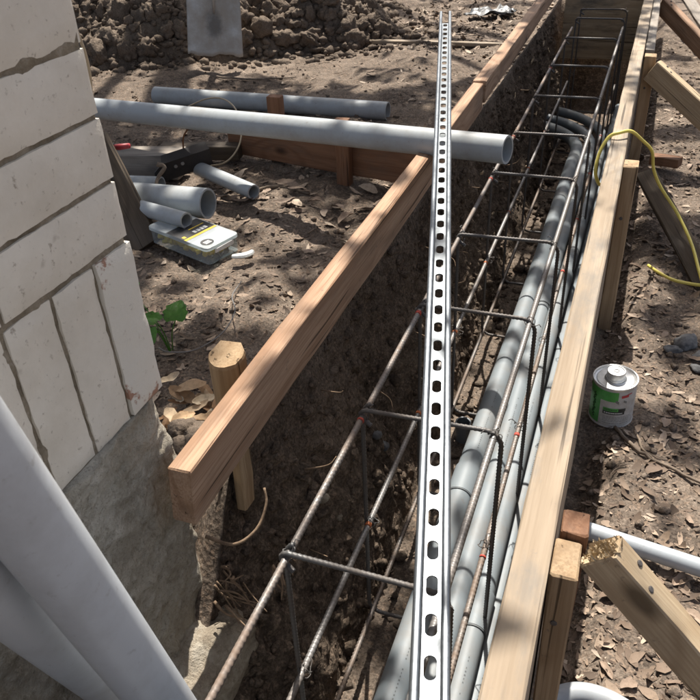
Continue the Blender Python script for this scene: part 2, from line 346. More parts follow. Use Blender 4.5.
def tube(name, path, rad, mat, parent=None, seg=10, smooth=True, origin=None):
    path = np.asarray(path, float); o0 = np.zeros(3)
    if parent is None: o0 = path[0] if origin is None else np.asarray(origin, float)
    v, f = tube_arrays(path-o0, rad, seg)
    me = newmesh(v, f, mat, smooth)
    return link(name, me, parent, tuple(o0) if parent is None else None)
def pipe(name, path, r, wall, mat, parent=None, seg=28):
    """hollow pipe with rims"""
    path = np.asarray(path, float); o0 = path[0].copy() if parent is None else np.zeros(3); path = path-o0
    k = len(path)
    va, fa = tube_arrays(path, r, seg, False); vb, fb = tube_arrays(path, r-wall, seg, False); n = k*seg
    f = list(fa) + [tuple(reversed([i+n for i in q])) for q in fb]
    for j in range(seg):
        j2 = (j+1) % seg
        f.append((j2, j, j+n, j2+n)); e = (k-1)*seg
        f.append((e+j, e+j2, e+j2+n, e+j+n))
    me = newmesh(np.vstack([va, vb]), f, mat, True)
    try: me.set_sharp_from_angle(angle=R(40))
    except Exception: pass
    return link(name, me, parent, tuple(o0) if parent is None else None)
def smoothpath(pts, n=8):
    p = np.asarray(pts, float); q = np.vstack([2*p[0]-p[1], p, 2*p[-1]-p[-2]]); out = []
    for i in range(1, len(q)-2):
        for t in np.linspace(0, 1, n, endpoint=False):
            a, b, c, d = q[i-1], q[i], q[i+1], q[i+2]
            out.append(0.5*((2*b)+(-a+c)*t+(2*a-5*b+4*c-d)*t*t+(-a+3*b-3*c+d)*t**3))
    out.append(p[-1]); return np.array(out)

def board_mesh(L, w, h, mat, ch=0.0025, warp=0.0015, skew0=0.0, skew1=0.0, seed=0, ragged=0.0):
    rg = np.random.default_rng(seed); n = max(3, int(L/0.12)+1); xs = np.linspace(0, L, n)
    prof = [(-w/2+ch, -h/2), (w/2-ch, -h/2), (w/2, -h/2+ch), (w/2, h/2-ch), (w/2-ch, h/2), (-w/2+ch, h/2), (-w/2, h/2-ch), (-w/2, -h/2+ch)]
    # end bevel rings
    rings = [(0.0, 0.93)] + [(min(max(x, 0.002), L-0.002), 1.0) for x in xs] + [(L, 0.93)]
    v = []; f = []
    wy = rg.normal(0, warp, 3); wz = rg.normal(0, warp, 3)
    for i, (x, sc) in enumerate(rings):
        t = x/L
        dy = wy[0]*math.sin(3.1*t)+wy[1]*math.sin(7*t+1); dz = wz[0]*math.sin(3.1*t)+wz[1]*math.sin(8*t+2)
        for (y, z) in prof:
            e = rg.normal(0, 0.0006, 2); xx = x
            if i < 2: xx += skew0*(z/h) + (rg.normal(0, ragged) if ragged else 0)
            if i > n: xx += skew1*(z/h)
            k = 1.0 if sc == 1.0 else 1.0-0.0025/min(w, h)
            v.append((xx, y*k+dy+e[0], z*k+dz+e[1]))
    m = 8
    for i in range(len(rings)-1):
        for j in range(m): f.append((i*m+j, i*m+(j+1) % m, (i+1)*m+(j+1) % m, (i+1)*m+j))
    f.append(tuple(range(m-1, -1, -1))); f.append(tuple(range((len(rings)-1)*m, len(rings)*m)))
    f = [tuple(reversed(q)) for q in f]
    me = newmesh(v, f, mat); 
    bm = bmesh.new(); bm.from_mesh(me); bmesh.ops.recalc_face_normals(bm, faces=bm.faces); bm.to_mesh(me); bm.free(); return me
def orient(p0, p1, up=(0, 0, 1)):
    x = (Vector(p1)-Vector(p0)).normalized(); z = Vector(up); z = (z-x*z.dot(x)).normalized(); y = z.cross(x)
    return Matrix(((x.x, y.x, z.x, p0[0]), (x.y, y.y, z.y, p0[1]), (x.z, y.z, z.z, p0[2]), (0, 0, 0, 1)))
def board(name, p0, p1, w, h, mat, up=(0, 0, 1), parent=None, seed=None, **kw):
    """p0,p1: centres of the two ends; w across, h along up"""
    L = (Vector(p1)-Vector(p0)).length
    seed = seed if seed is not None else int(abs(p0[0]*1000+p0[1]*377+p0[2]*91)) % 9999
    o = link(name, board_mesh(L, w, h, M[mat], seed=seed, **kw), parent); o.matrix_world = orient(p0, p1, up)
    return o
def rock_mesh(rg, mat, sub=2, amp=0.28, squash=(1, 1, 0.75), freq=1.4):
    bm = bmesh.new(); bmesh.ops.create_icosphere(bm, subdivisions=sub, radius=1.0)
    co = np.array([v.co[:] for v in bm.verts]); o = rg.uniform(0, 50, 3)
    d = 1+amp*fbm(co[:, 0]*freq+o[0], co[:, 1]*freq+o[1], co[:, 2]*freq+o[2], 4, 0.6)
    co = co*d[:, None]*np.array(squash)
    for v, c in zip(bm.verts, co): v.co = c
    me = bpy.data.meshes.new('mesh'); bm.to_mesh(me); bm.free(); me.materials.append(mat); me.polygons.foreach_set('use_smooth', np.ones(len(me.polygons), bool)); return me
def pmat(p): return tuple(float(x) for x in p)

# ------------------------------------------------------------------ ground with the trench
PILE_A = np.array([-2.80, 3.50]); PD = np.array([0.877, 0.48]); PN = np.array([-0.48, 0.877])
def pile_h(x, y):
    d = (x-PILE_A[0])*PN[0] + (y-PILE_A[1])*PN[1]; u = (x-PILE_A[0])*PD[0] + (y-PILE_A[1])*PD[1]
    d = d + 0.12*fbm(x*1.7, y*1.7, 3.3, 3)
    h = 0.62*(1-np.exp(-np.clip(d, 0, None)*1.25))*sstep(-2.4, -1.0, u)*(1-sstep(1.25, 1.95, u+0.3*d))*(1-sstep(1.7, 3.2, d))
    return h
def g_left(x, y):
    h = 0.02 + 0.035*fbm(x*1.3, y*1.3, 1.0, 3) + 0.014*fbm(x*7, y*7, 2.0, 4) + 0.006*np.abs(fbm(x*32, y*32, 4.0, 3))
    o = np.clip(-0.515-x, 0, None)
    h = h*(1-0.8*np.exp(-(o/0.08)**2)) + 0.178*np.exp(-(o/0.075)**2)*sstep(0.60, 0.80, y) + 0.05*np.exp(-((x+0.82)/0.2)**2 - ((y-1.38)/0.25)**2)
    h = h - 0.07*(1-sstep(0.62, 0.85, y))*sstep(-0.9, -0.6, x)
    return h
def g_right(x, y):
    h = -0.11 + 0.02*fbm(x*2.1, y*2.1, 7.0, 3) + 0.012*fbm(x*9, y*9, 8.0, 4) + 0.006*np.abs(fbm(x*34, y*34, 9.0, 3))
    h = h - 0.06*np.exp(-((x-0.0)/0.05)**2) 
    e = np.exp(-((x-0.045)/0.09)**2-((y-1.455)/0.09)**2); h = h*(1-e) + (-0.105)*e
    return h
def gz(x, y): return np.where(np.asarray(x) < -0.27, g_left(x, y), g_right(x, y))
def bank(y, s_):
    lip = -0.526 + 0.012*fbm(y*3, 0.5, 0, 3); foot = -0.385 + 0.02*fbm(y*2, 4.5, 0, 3); zl = g_left(lip, y)
    z = zl + (-0.405-zl)*s_; x = lip + (foot-lip)*s_**1.5
    st = y*5.2 + 0.5*fbm(y*2.0+0*z, z*2.0, 17.0, 2); cut = (st-np.floor(st))                       # spade cuts
    r = 0.034*fbm(y*3.2+0*z, z*2.2, 11.0, 3, 0.6) + 0.020*np.abs(fbm(y*8+0*z, z*6, 13.0, 4, 0.66)) + 0.008*fbm(y*30+0*z, z*30, 15.0, 3, 0.6) + 0.022*np.abs(cut-0.55) - 0.014
    return x + r*np.sin(np.pi*np.clip(s_, 0.02, 0.98))**0.5, z
def build_ground():
    ys = [-0.6]
    while ys[-1] < 6.2:
        ys.append(ys[-1] + 0.0065 + 0.0022*max(0, ys[-1]))
    step = 0.05
    while ys[-1] < 220: ys.append(ys[-1]+step); step *= 1.35
    step = 0.03
    while ys[0] > -120: ys.insert(0, ys[0]-step); step *= 1.4
    ys = np.array(ys)
    offL = [0.0]
    while offL[-1] < 4.4: offL.append(offL[-1]+0.006+0.0042*offL[-1])
    st = 0.06
    while offL[-1] < 200: offL.append(offL[-1]+st); st *= 1.35
    offR = [0.0]
    while offR[-1] < 0.6: offR.append(offR[-1]+0.0055+0.006*offR[-1])
    st = 0.012
    while offR[-1] < 200: offR.append(offR[-1]+st); st *= 1.3
    offL = np.array(offL); offR = np.array(offR)
    lipL = -0.526 + 0.012*fbm(ys*3, 0.5, 0, 3); lipR = -0.035 + 0.01*fbm(ys*3, 9.5, 0, 3)
    footL = -0.385 + 0.02*fbm(ys*2, 4.5, 0, 3); footR = -0.062 + 0.01*fbm(ys*2, 6.5, 0, 3)
    far = 1-sstep(-0.9, -0.7, ys)*(1-sstep(4.75, 4.9, ys))     # 1 outside the trench
    nw = 120; nf = 50; nwr = 40
    sw = np.linspace(0, 1, nw+2)[1:-1]; sf = np.linspace(0, 1, nf); sr = np.linspace(0, 1, nwr+2)[1:-1]
    cols_x = []; cols_z = []; floor = -0.405
    Y = ys[:, None]
    XL = lipL[:, None]-offL[None, ::-1]; ZL = g_left(XL, Y)
    XL2 = XL + 0*Y
    zl = ZL[:, -1][:, None]; 
    XR = lipR[:, None]+offR[None, :]; ZR = g_right(XR, Y); zr = ZR[:, 0][:, None]
    zf_ = floor + 0*ys[:, None]
    XW, ZW = bank(Y+0*sw[None, :], sw[None, :]+0*Y)
    XF = footL[:, None] + (footR-footL)[:, None]*sf[None, :]; ZF = zf_ + 0.014*fbm(XF*5, Y*5, 21.0, 4) + 0.006*np.abs(fbm(XF*30, Y*30, 22.0, 3))
    XWR = footR[:, None] + (lipR-footR)[:, None]*(sr[None, :]**0.8); ZWR = zf_ + (zr-zf_)*sr[None, :]
    XWR = XWR - 0.012*np.abs(fbm(Y*16+0*ZWR, ZWR*16, 33.0, 4))*np.sin(np.pi*sr)[None, :]
    X = np.hstack([XL2, XW, XF, XWR, XR]); Z = np.hstack([ZL, ZW, ZF, ZWR, ZR])
    nl = XL.shape[1]; a = nl; b = nl+nw+nf+nwr
    fm = far[:, None]; span = np.linspace(0, 1, b-a)[None, :]
    Xo = lipL[:, None]+(lipR-lipL)[:, None]*span; Zo = zl+(zr-zl)*span
    X[:, a:b] = X[:, a:b]*(1-fm)+Xo*fm; Z[:, a:b] = Z[:, a:b]*(1-fm)+Zo*fm
    V = np.stack([X, Y+0*X, Z], -1).reshape(-1, 3)
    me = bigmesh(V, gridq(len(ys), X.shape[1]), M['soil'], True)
    me.materials.append(M['soil_trench'])
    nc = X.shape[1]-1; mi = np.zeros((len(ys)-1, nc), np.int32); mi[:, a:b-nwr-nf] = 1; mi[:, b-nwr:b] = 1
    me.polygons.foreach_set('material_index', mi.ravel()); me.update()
    o = link('ground', me); tag(o, 'bare brown soil ground with a deep footing trench cut through it', 'ground', kind='structure')
build_ground()

# soil heap with clods
def build_pile():
    nx, ny = 190, 170
    xs = np.linspace(-4.9, -0.9, nx); yy = np.linspace(3.2, 7.6, ny); X, Y = np.meshgrid(xs, yy)
    h = pile_h(X, Y)
    Z = g_left(X, Y) + h - 0.03*(1-sstep(0.0, 0.06, h)) + sstep(0.02, 0.12, h)*(0.08*fbm(X*4, Y*4, 31.0, 4, 0.6) + 0.05*np.abs(fbm(X*11, Y*11, 35.0, 3)))
    root = empty('soil_pile', (-2.6, 4.6, 0.0), 'heap of loose crumbly dug soil clods behind the shovel blade', 'soil pile')
    base = np.array([-2.6, 4.6, 0.0])
    link('mound', bigmesh(np.stack([X, Y, Z], -1).reshape(-1, 3)-base, gridq(ny, nx), M['clod'], True), root)
    def zat(x, y):
        hh = pile_h(x, y)
        return g_left(x, y)+hh + sstep(0.02, 0.12, hh)*(0.08*fbm(x*4, y*4, 31.0, 4, 0.6) + 0.05*np.abs(fbm(x*11, y*11, 35.0, 3)))
    rg = np.random.default_rng(3)
    meshes = [rock_mesh(rg, M['clod'], 3, 0.50, (1, rg.uniform(.75, 1), rg.uniform(.6, .85)), 1.7) for _ in range(8)]
    n = 0
    while n < 240:
        u = rg.uniform(-0.25, 1.9); d = abs(rg.normal(0.28, 0.3)); p = PILE_A+PD*u+PN*d
        if pile_h(p[0], p[1]) < 0.03: continue
        sz = (0.026+0.055*rg.random()**1.6)*(0.8 if n > 150 else 1.0)
        o = link('clod', meshes[n % 8], root, (p[0]-base[0], p[1]-base[1], float(zat(p[0], p[1]))+sz*0.25)); o.scale = (sz*rg.uniform(.8, 1.25), sz, sz*rg.uniform(.7, 1.05))
        o.rotation_euler = rg.uniform(0, 6.28, 3); n += 1
    # the countless crumbs
    tv = []; tf = []; bmx = bmesh.new(); bmesh.ops.create_icosphere(bmx, subdivisions=1, radius=1.0)
    tco = np.array([v.co[:] for v in bmx.verts]); tfa = np.array([[v.index for v in f.verts] for f in bmx.faces]); bmx.free()
    k = 0
    for i in range(9000):
        u = rg.uniform(-1.3, 2.0); d = rg.uniform(-0.18, 1.5); p = PILE_A+PD*u+PN*d
        if pile_h(p[0], p[1]) < 0.012 and rg.random() < 0.75: continue
        sz = 0.006+0.028*rg.random()**2.0
        c = tco*(1+0.28*rg.normal(size=(len(tco), 1)))*sz*np.array([1, rg.uniform(.7, 1.1), rg.uniform(.6, .95)])
        a = rg.uniform(0, 6.28); ca, sa = math.cos(a), math.sin(a); c = c@np.array([[ca, -sa, 0], [sa, ca, 0], [0, 0, 1]])
        tv.append(c+np.array([p[0], p[1], float(zat(p[0], p[1]))+sz*.2])-base); tf.append(tfa+k*len(tco)); k += 1
    tag(link('crumbs', bigmesh(np.vstack(tv), np.vstack(tf), M['clod']), root), kind='stuff')
build_pile()

# ------------------------------------------------------------------ brick wall
def brick_mesh(L, H, mat, seed, depth=0.09, rnd=0.0035, bow=0.0018):
    """front face in local +X, length along Y, height along Z, origin at the brick's near lower corner"""
    rg = np.random.default_rng(seed); ny = max(5, int(L/0.010)); nz = max(5, int(H/0.010))
    y = np.linspace(0, L, ny); z = np.linspace(0, H, nz); Yg, Zg = np.meshgrid(y, z)
    o = rg.uniform(0, 90)
    ed = np.minimum(np.minimum(Yg, L-Yg), np.minimum(Zg, H-Zg))
    X = bow*fbm(Yg*14, Zg*14, o, 4) - rnd*np.exp(-ed/0.0022)
    Yg = Yg + np.where((Yg > 0) & (Yg < L), 0, 1)*0.0013*fbm(Zg*70, 0, o, 4); Zg = Zg + np.where((Zg > 0) & (Zg < H), 0, 1)*0.0013*fbm(Yg*70, 5, o, 4)
    X = X + 0.0012*fbm(Yg*70, Zg*70, o, 2)
    v = np.stack([X, Yg, Zg], -1).reshape(-1, 3); q = gridq(nz, ny).tolist()
    rim = [i for i in range(ny)] + [r*ny+ny-1 for r in range(1, nz)] + [(nz-1)*ny+i for i in range(ny-2, -1, -1)] + [r*ny for r in range(nz-2, 0, -1)]
    bk = v[rim].copy(); bk[:, 0] = -depth; n0 = len(v); v = np.vstack([v, bk]); m = len(rim)
    for i in range(m):
        j = (i+1) % m; q.append((rim[j], rim[i], n0+i, n0+j))
    q.append(tuple(range(n0+m-1, n0-1, -1)))
    me = newmesh(v, q, mat, True)
    try: me.set_sharp_from_angle(angle=R(50))
    except Exception: pass
    return me
WX = -0.566; WY = 0.703
def build_wall():
    root = empty('brick_wall', (WX, WY, -0.05), 'off white painted brick wall corner with a soldier course above rough parging', 'brick wall')
    base = Vector((WX, WY, -0.05)); seed = 1
    # core of mortar behind recessed joints
    nb = 160; nzz = 100; y = np.linspace(-1.2, -0.004, nb); z = np.linspace(0.42, 1.65, nzz); Yg, Zg = np.meshgrid(y, z)
    X = -0.0050 + 0.0022*fbm(Yg*22, Zg*22, 3.0, 5, 0.6)
    v = np.stack([X, Yg, Zg], -1).reshape(-1, 3); q = gridq(nzz, nb).tolist(); n0 = len(v)
    bk = np.array([(-0.24, -1.2, 0.42), (-0.24, -0.004, 0.42), (-0.24, -0.004, 1.65), (-0.24, -1.2, 1.65)]); v = np.vstack([v, bk])
    c = [0, nb-1, nzz*nb-1, (nzz-1)*nb]
    q += [tuple(range(nb-1, -1, -1)) + (n0, n0+1), tuple([r*nb+nb-1 for r in range(nzz-1, -1, -1)]) + (n0+1, n0+2), tuple((nzz-1)*nb+i for i in range(nb)) + (n0+2, n0+3), tuple(r*nb for r in range(nzz)) + (n0+3, n0), (n0+3, n0+2, n0+1, n0)]
    link('mortar', newmesh(v, q, M['mortar'], False), root)
    course = 0.0749; jt = 0.0060
    variants = {}
    def put(y0, z0, L, H, mat, dx=0.0, key=None):
        nonlocal seed
        k = (round(L, 3), round(H, 3), mat, seed % 5)
        if k not in variants: variants[k] = brick_mesh(L, H, M[mat], seed)
        seed += 1
        return link('brick', variants[k], root, (dx, y0-WY, z0+0.05))
    rg = np.random.default_rng(4)
    for r in range(12):
        z0 = 0.605 + r*course + jt/2; yR = WY
        first = 0.215 if r % 2 == 0 else 0.200
        L = first
        while yR > -0.45:
            put(yR-L, z0, L, course-jt, 'brick', rg.uniform(-0.0012, 0.0012)); yR -= L+jt; L = 0.212
    # soldiers
    pit = 0.0755; zs = 0.377; H = 0.605-jt/2-zs-0.002
    for i in range(15):
        y1 = WY-i*pit
        dx = 0.0035 if i == 0 else (-0.001, 0.0008, 0.0)[i % 3]
        put(y1-(pit-jt), zs, pit-jt, H, 'brick_chip' if i == 0 else 'brick', dx)
    # parging below
    ny, nz = 220, 170; y = np.linspace(-1.0, 0.0, ny); z = np.linspace(-0.30, 0.425, nz); Yg, Zg = np.meshgrid(y, z)
    X = 0.002 + 0.010*sstep(0.40, 0.16, Zg) + 0.008*fbm(Yg*6, Zg*6, 41.0, 4) + 0.006*fbm(Yg*26, Zg*26, 43.0, 4, 0.6) + 0.0028*fbm(Yg*80, Zg*80, 44.0, 2)
    X = X - 0.02*np.exp(-(0.0-Yg)/0.012) + 0.03*sstep(0.1, -0.25, Zg)
    Yg = Yg + 0.010*fbm(Zg*9, 2.0, 45.0, 4)*np.exp(Yg/0.05)
    v = np.stack([X, Yg, Zg], -1).reshape(-1, 3); q = gridq(nz, ny).tolist(); n0 = len(v)
    v = np.vstack([v, [(-0.24, -1.0, -0.30), (-0.24, 0.0, -0.30), (-0.24, 0.0, 0.425), (-0.24, -1.0, 0.425)]])
    q += [tuple(range(ny-1, -1, -1)) + (n0, n0+1), tuple(r*ny+ny-1 for r in range(nz-1, -1, -1)) + (n0+1, n0+2), tuple((nz-1)*ny+i for i in range(ny)) + (n0+2, n0+3), tuple(r*ny for r in range(nz)) + (n0+3, n0)]
    tag(link('parging', newmesh(v, q, M['parge'], True), root), 'rough stained cement parging at the foot of the wall')
build_wall()

# broken concrete below the wall
def build_concrete():
    bm = bmesh.new(); bmesh.ops.create_cube(bm, size=1.0); bmesh.ops.subdivide_edges(bm, edges=bm.edges[:], cuts=26, use_grid_fill=True)
    co = np.array([v.co[:] for v in bm.verts])*np.array([0.16, 0.62, 0.30])
    nrm = co/np.array([0.16, 0.62, 0.30]); nrm = nrm**5; nrm /= np.linalg.norm(nrm, axis=1)[:, None]
    d = 0.022*fbm(co[:, 0]*9, co[:, 1]*9, co[:, 2]*9+60, 5, 0.62) + 0.012*np.abs(fbm(co[:, 0]*30, co[:, 1]*30, co[:, 2]*30+70, 3))
    co = co + nrm*d[:, None]; co[:, 2] -= 0.35*np.clip(co[:, 0]+0.02, 0, 1)
    for v, c in zip(bm.verts, co): v.co = c
    me = bpy.data.meshes.new('mesh'); bm.to_mesh(me); bm.free(); me.materials.append(M['concrete'])
    me.polygons.foreach_set('use_smooth', np.ones(len(me.polygons), bool))
    o = link('concrete_footing', me, None, (-0.575, 0.375, -0.185)); o.rotation_euler = (0, 0, R(-3))
    tag(o, 'broken sunlit lump of concrete footing below the painted wall', 'concrete')
build_concrete()

# ------------------------------------------------------------------ form boards, stakes and braces
def tb(o, label, cat, group=None): return tag(o, label, cat, group)
tb(board('form_board', (-0.517, 0.632, 0.2425), (-0.532, 2.655, 0.2405), 0.038, 0.092, 'wood_fir', seed=21, skew0=0.012), 'orange fir form board along the trench, its sawn end beside the brick wall', 'board')
tb(board('form_board', (-0.534, 2.662, 0.252), (-0.566, 5.4, 0.258), 0.046, 0.074, 'wood_fir', seed=22), 'fir form board continuing the trench edge towards the soil heap', 'board')
tb(board('form_board', (-0.034, -0.5, 0.12), (-0.044, 5.6, 0.12), 0.043, 0.36, 'wood_pale', seed=23), 'long pale stained form board along the trench beside the metal can', 'board')
tb(board('form_board', (0.002, 3.30, 0.16), (-0.006, 5.6, 0.16), 0.034, 0.22, 'wood_grey', seed=24), 'grey weathered board doubled against the far end of the pale form board', 'board')
tb(board('form_board', (-1.42, 2.47, 0.11), (-0.565, 2.265, 0.125), 0.036, 0.14, 'wood_red', seed=25), 'red brown form board standing on edge under the long grey pipe', 'board')
tb(board('end_board', (-0.470, 4.62, 0.10), (-0.066, 4.62, 0.10), 0.038, 0.36, 'wood_ply', seed=26), 'stained brown board closing the far end of the trench', 'board')
# stakes on the left
def half_round(name, c, r, z0, z1, mat, label):
    n = 22; v = []; f = []
    ang = np.linspace(R(-170), R(20), n); prof = [(r*math.cos(a), r*math.sin(a)) for a in ang]+[(r*0.55, r*0.78), (-r*0.7, r*0.72)]
    m = len(prof); zs = [z0, z0+(z1-z0)*.5, z1-0.006, z1]; rg = np.random.default_rng(3)
    for i, z in enumerate(zs):
        k = 0.95 if i == 3 else 1.0
        for (x, y) in prof: v.append((x*k, y*k, z-z0+(0.010*(y/r)+rg.normal(0, .0008) if i >= 2 else 0)))
    for i in range(3):
        for j in range(m): f.append((i*m+j, i*m+(j+1) % m, (i+1)*m+(j+1) % m, (i+1)*m+j))
    f.append(tuple(range(3*m, 4*m))); f.append(tuple(range(m-1, -1, -1)))
    v = [(z, x, y) for x, y, z in v]; o = link(name, newmesh(v, f, M[mat], False)); o.matrix_world = Matrix(((0, 1, 0, c[0]), (0, 0, 1, c[1]), (1, 0, 0, z0), (0, 0, 0, 1))); return tag(o, label, 'stake')
half_round('wooden_stake', (-0.605, 0.938), 0.033, -0.12, 0.272, 'wood_stake', 'rounded golden brown stake behind the orange form board')
tb(board('wooden_stake', (-0.519, 0.800, 0.196), (-0.519, 0.792, 0.075), 0.018, 0.036, 'wood_stake', up=(0, 1, 0), seed=31), 'thin stake tip poking out below the orange form board', 'stake')
tb(board('wooden_stake', (-1.215, 2.452, -0.02), (-1.215, 2.452, 0.262), 0.052, 0.036, 'wood_red', up=(0, 1, 0), seed=32), 'short square stake behind the red brown board, between the two long pipes', 'stake')
tb(board('wooden_stake', (-0.905, 2.302, -0.02), (-0.905, 2.302, 0.245), 0.048, 0.036, 'wood_red', up=(0, 1, 0), seed=33), 'square stake in front of the red brown board, under the long pipe', 'stake')
# stakes on the right
tb(board('wooden_stake', (0.004, 0.648, -0.30), (0.004, 0.648, 0.285), 0.031, 0.060, 'wood_stake', up=(0, 1, 0), seed=34), 'upright stake with drips beside the splintered brace', 'stake')
tb(board('wooden_stake', (0.006, 0.702, -0.30), (0.006, 0.702, 0.292), 0.032, 0.040, 'wood_red', up=(0, 1, 0), seed=35, warp=0.0005), 'upright stake showing end grain rings, behind the stake with drips', 'stake')
tb(board('wooden_stake', (0.003, 1.930, -0.34), (0.003, 1.960, 0.296), 0.036, 0.060, 'wood_stake', up=(0, 1, 0), seed=36), 'upright stake beside the yellow cord loop', 'stake')
tb(board('wooden_stake', (0.008, 3.175, -0.34), (0.008, 3.195, 0.275), 0.042, 0.060, 'wood_stake', up=(0, 1, 0), seed=37), 'upright stake against the pale form board, beyond the yellow cord', 'stake')
# braces
def brace(name, p0, p1, w, h, mat, label, seed, up=(0, 0, 1)):
    return tb(board(name, p0, p1, w, h, mat, up=up, seed=seed, ragged=0.003), label, 'brace')
b3 = brace('brace', (0.040, 0.668, 0.288), (0.470, 0.612, -0.150), 0.036, 0.052, 'wood_brace', 'pale diagonal brace with splintered yellow end', 41, up=(0.25, -0.10, 1))
brace('brace', (0.022, 3.150, 0.235), (0.60, 2.90, -0.17), 0.040, 0.080, 'wood_brace', 'pale diagonal brace nailed to the stake beyond the yellow cord', 42)
brace('brace', (0.026, 4.44, 0.235), (0.62, 3.72, -0.17), 0.040, 0.080, 'wood_fir', 'diagonal brace with brown knot beside the grey doubled board', 43)
brace('weathered_board', (0.15, 5.6, 0.10), (0.52, 3.75, -0.10), 0.07, 0.02, 'wood_grey', 'grey weathered board behind the diagonal brace with a knot', 44)
brace('weathered_board', (0.052, 2.60, 0.035), (0.262, 2.10, -0.100), 0.062, 0.024, 'wood_dark', 'dark weathered plank lying under the yellow cord', 45, up=(-0.3, -0.3, 1))
tb(board('wood_offcut', (0.072, 3.060, -0.075), (0.175, 3.020, -0.07), 0.045, 0.035, 'wood_red', seed=46), 'small reddish wood offcut on the soil beyond the yellow cord', 'wood offcut')
# splintered end of the near brace: ragged fibres as a part
def splinter():
    rg = np.random.default_rng(8); v = []; f = []
    for i in range(150):
        y = rg.uniform(-0.016, 0.016); z = rg.uniform(-0.025, 0.025); L = rg.uniform(0.002, 0.009)*(1.0 if z > -0.01 else 0.5); w = rg.uniform(0.0015, 0.004)
        k = len(v); d = rg.normal(0, 0.003, 2)
        v += [(0.004, y-w, z-w), (0.004, y+w, z-w), (0.004, y, z+w), (-L, y+d[0], z+d[1])]; f += [(k, k+1, k+3), (k+1, k+2, k+3), (k+2, k, k+3)]
    o = link('splintered_end', newmesh(v, f, M['splinter']), b3)
splinter()
def nails(o, pts, r=0.0042):
    v, f = tube_arrays(np.array([[0, 0, -0.004], [0, 0, 0.0006], [0, 0, 0.0012]]), np.array([r, r, r*0.7]), 10); me = newmesh(v, f, M['hoop'])
    for (x, y, z, n_) in pts:
        q = link('nail_head', me, o, (x, y, z)); q.rotation_euler = Vector(n_).to_track_quat('Z', 'Y').to_euler()
for o in list(COL.objects):
    if o.name.startswith('brace'): nails(o, [(0.035, 0.008, 0.0262 if o is b3 else 0.0402, (0, 0, 1)), (0.062, -0.007, 0.0262 if o is b3 else 0.0402, (0, 0, 1))])
    if o.name.startswith('wooden_stake') and o.location.x > -0.02: nails(o, [(0.50, -0.004, -0.0302, (0, 0, -1))])
# weathered scrap lumber further off
tb(board('wood_lath', (-1.62, 4.33, 0.035), (-0.62, 4.36, 0.035), 0.040, 0.020, 'wood_pale', seed=51), 'thin pale lath lying on the bare soil beyond the pipes', 'wood lath')
tb(board('leaning_plank', (-1.325, 1.700, 0.01), (-1.555, 1.850, 0.270), 0.028, 0.125, 'wood_dark', up=(0.85, 0.35, 0.55), seed=52), 'dark brown plank leaning behind the brick wall corner', 'plank')
tb(board('wood_block', (-1.79, 2.17, 0.075), (-1.47, 2.20, 0.085), 0.10, 0.085, 'wood_grey', seed=53), 'squat weathered wood block under the black metal plate', 'wood block')
tb(board('wood_block', (-1.66, 2.36, 0.06), (-1.36, 2.42, 0.06), 0.06, 0.05, 'wood_dark', seed=54), 'short dark wood offcut behind the black metal plate', 'wood offcut')

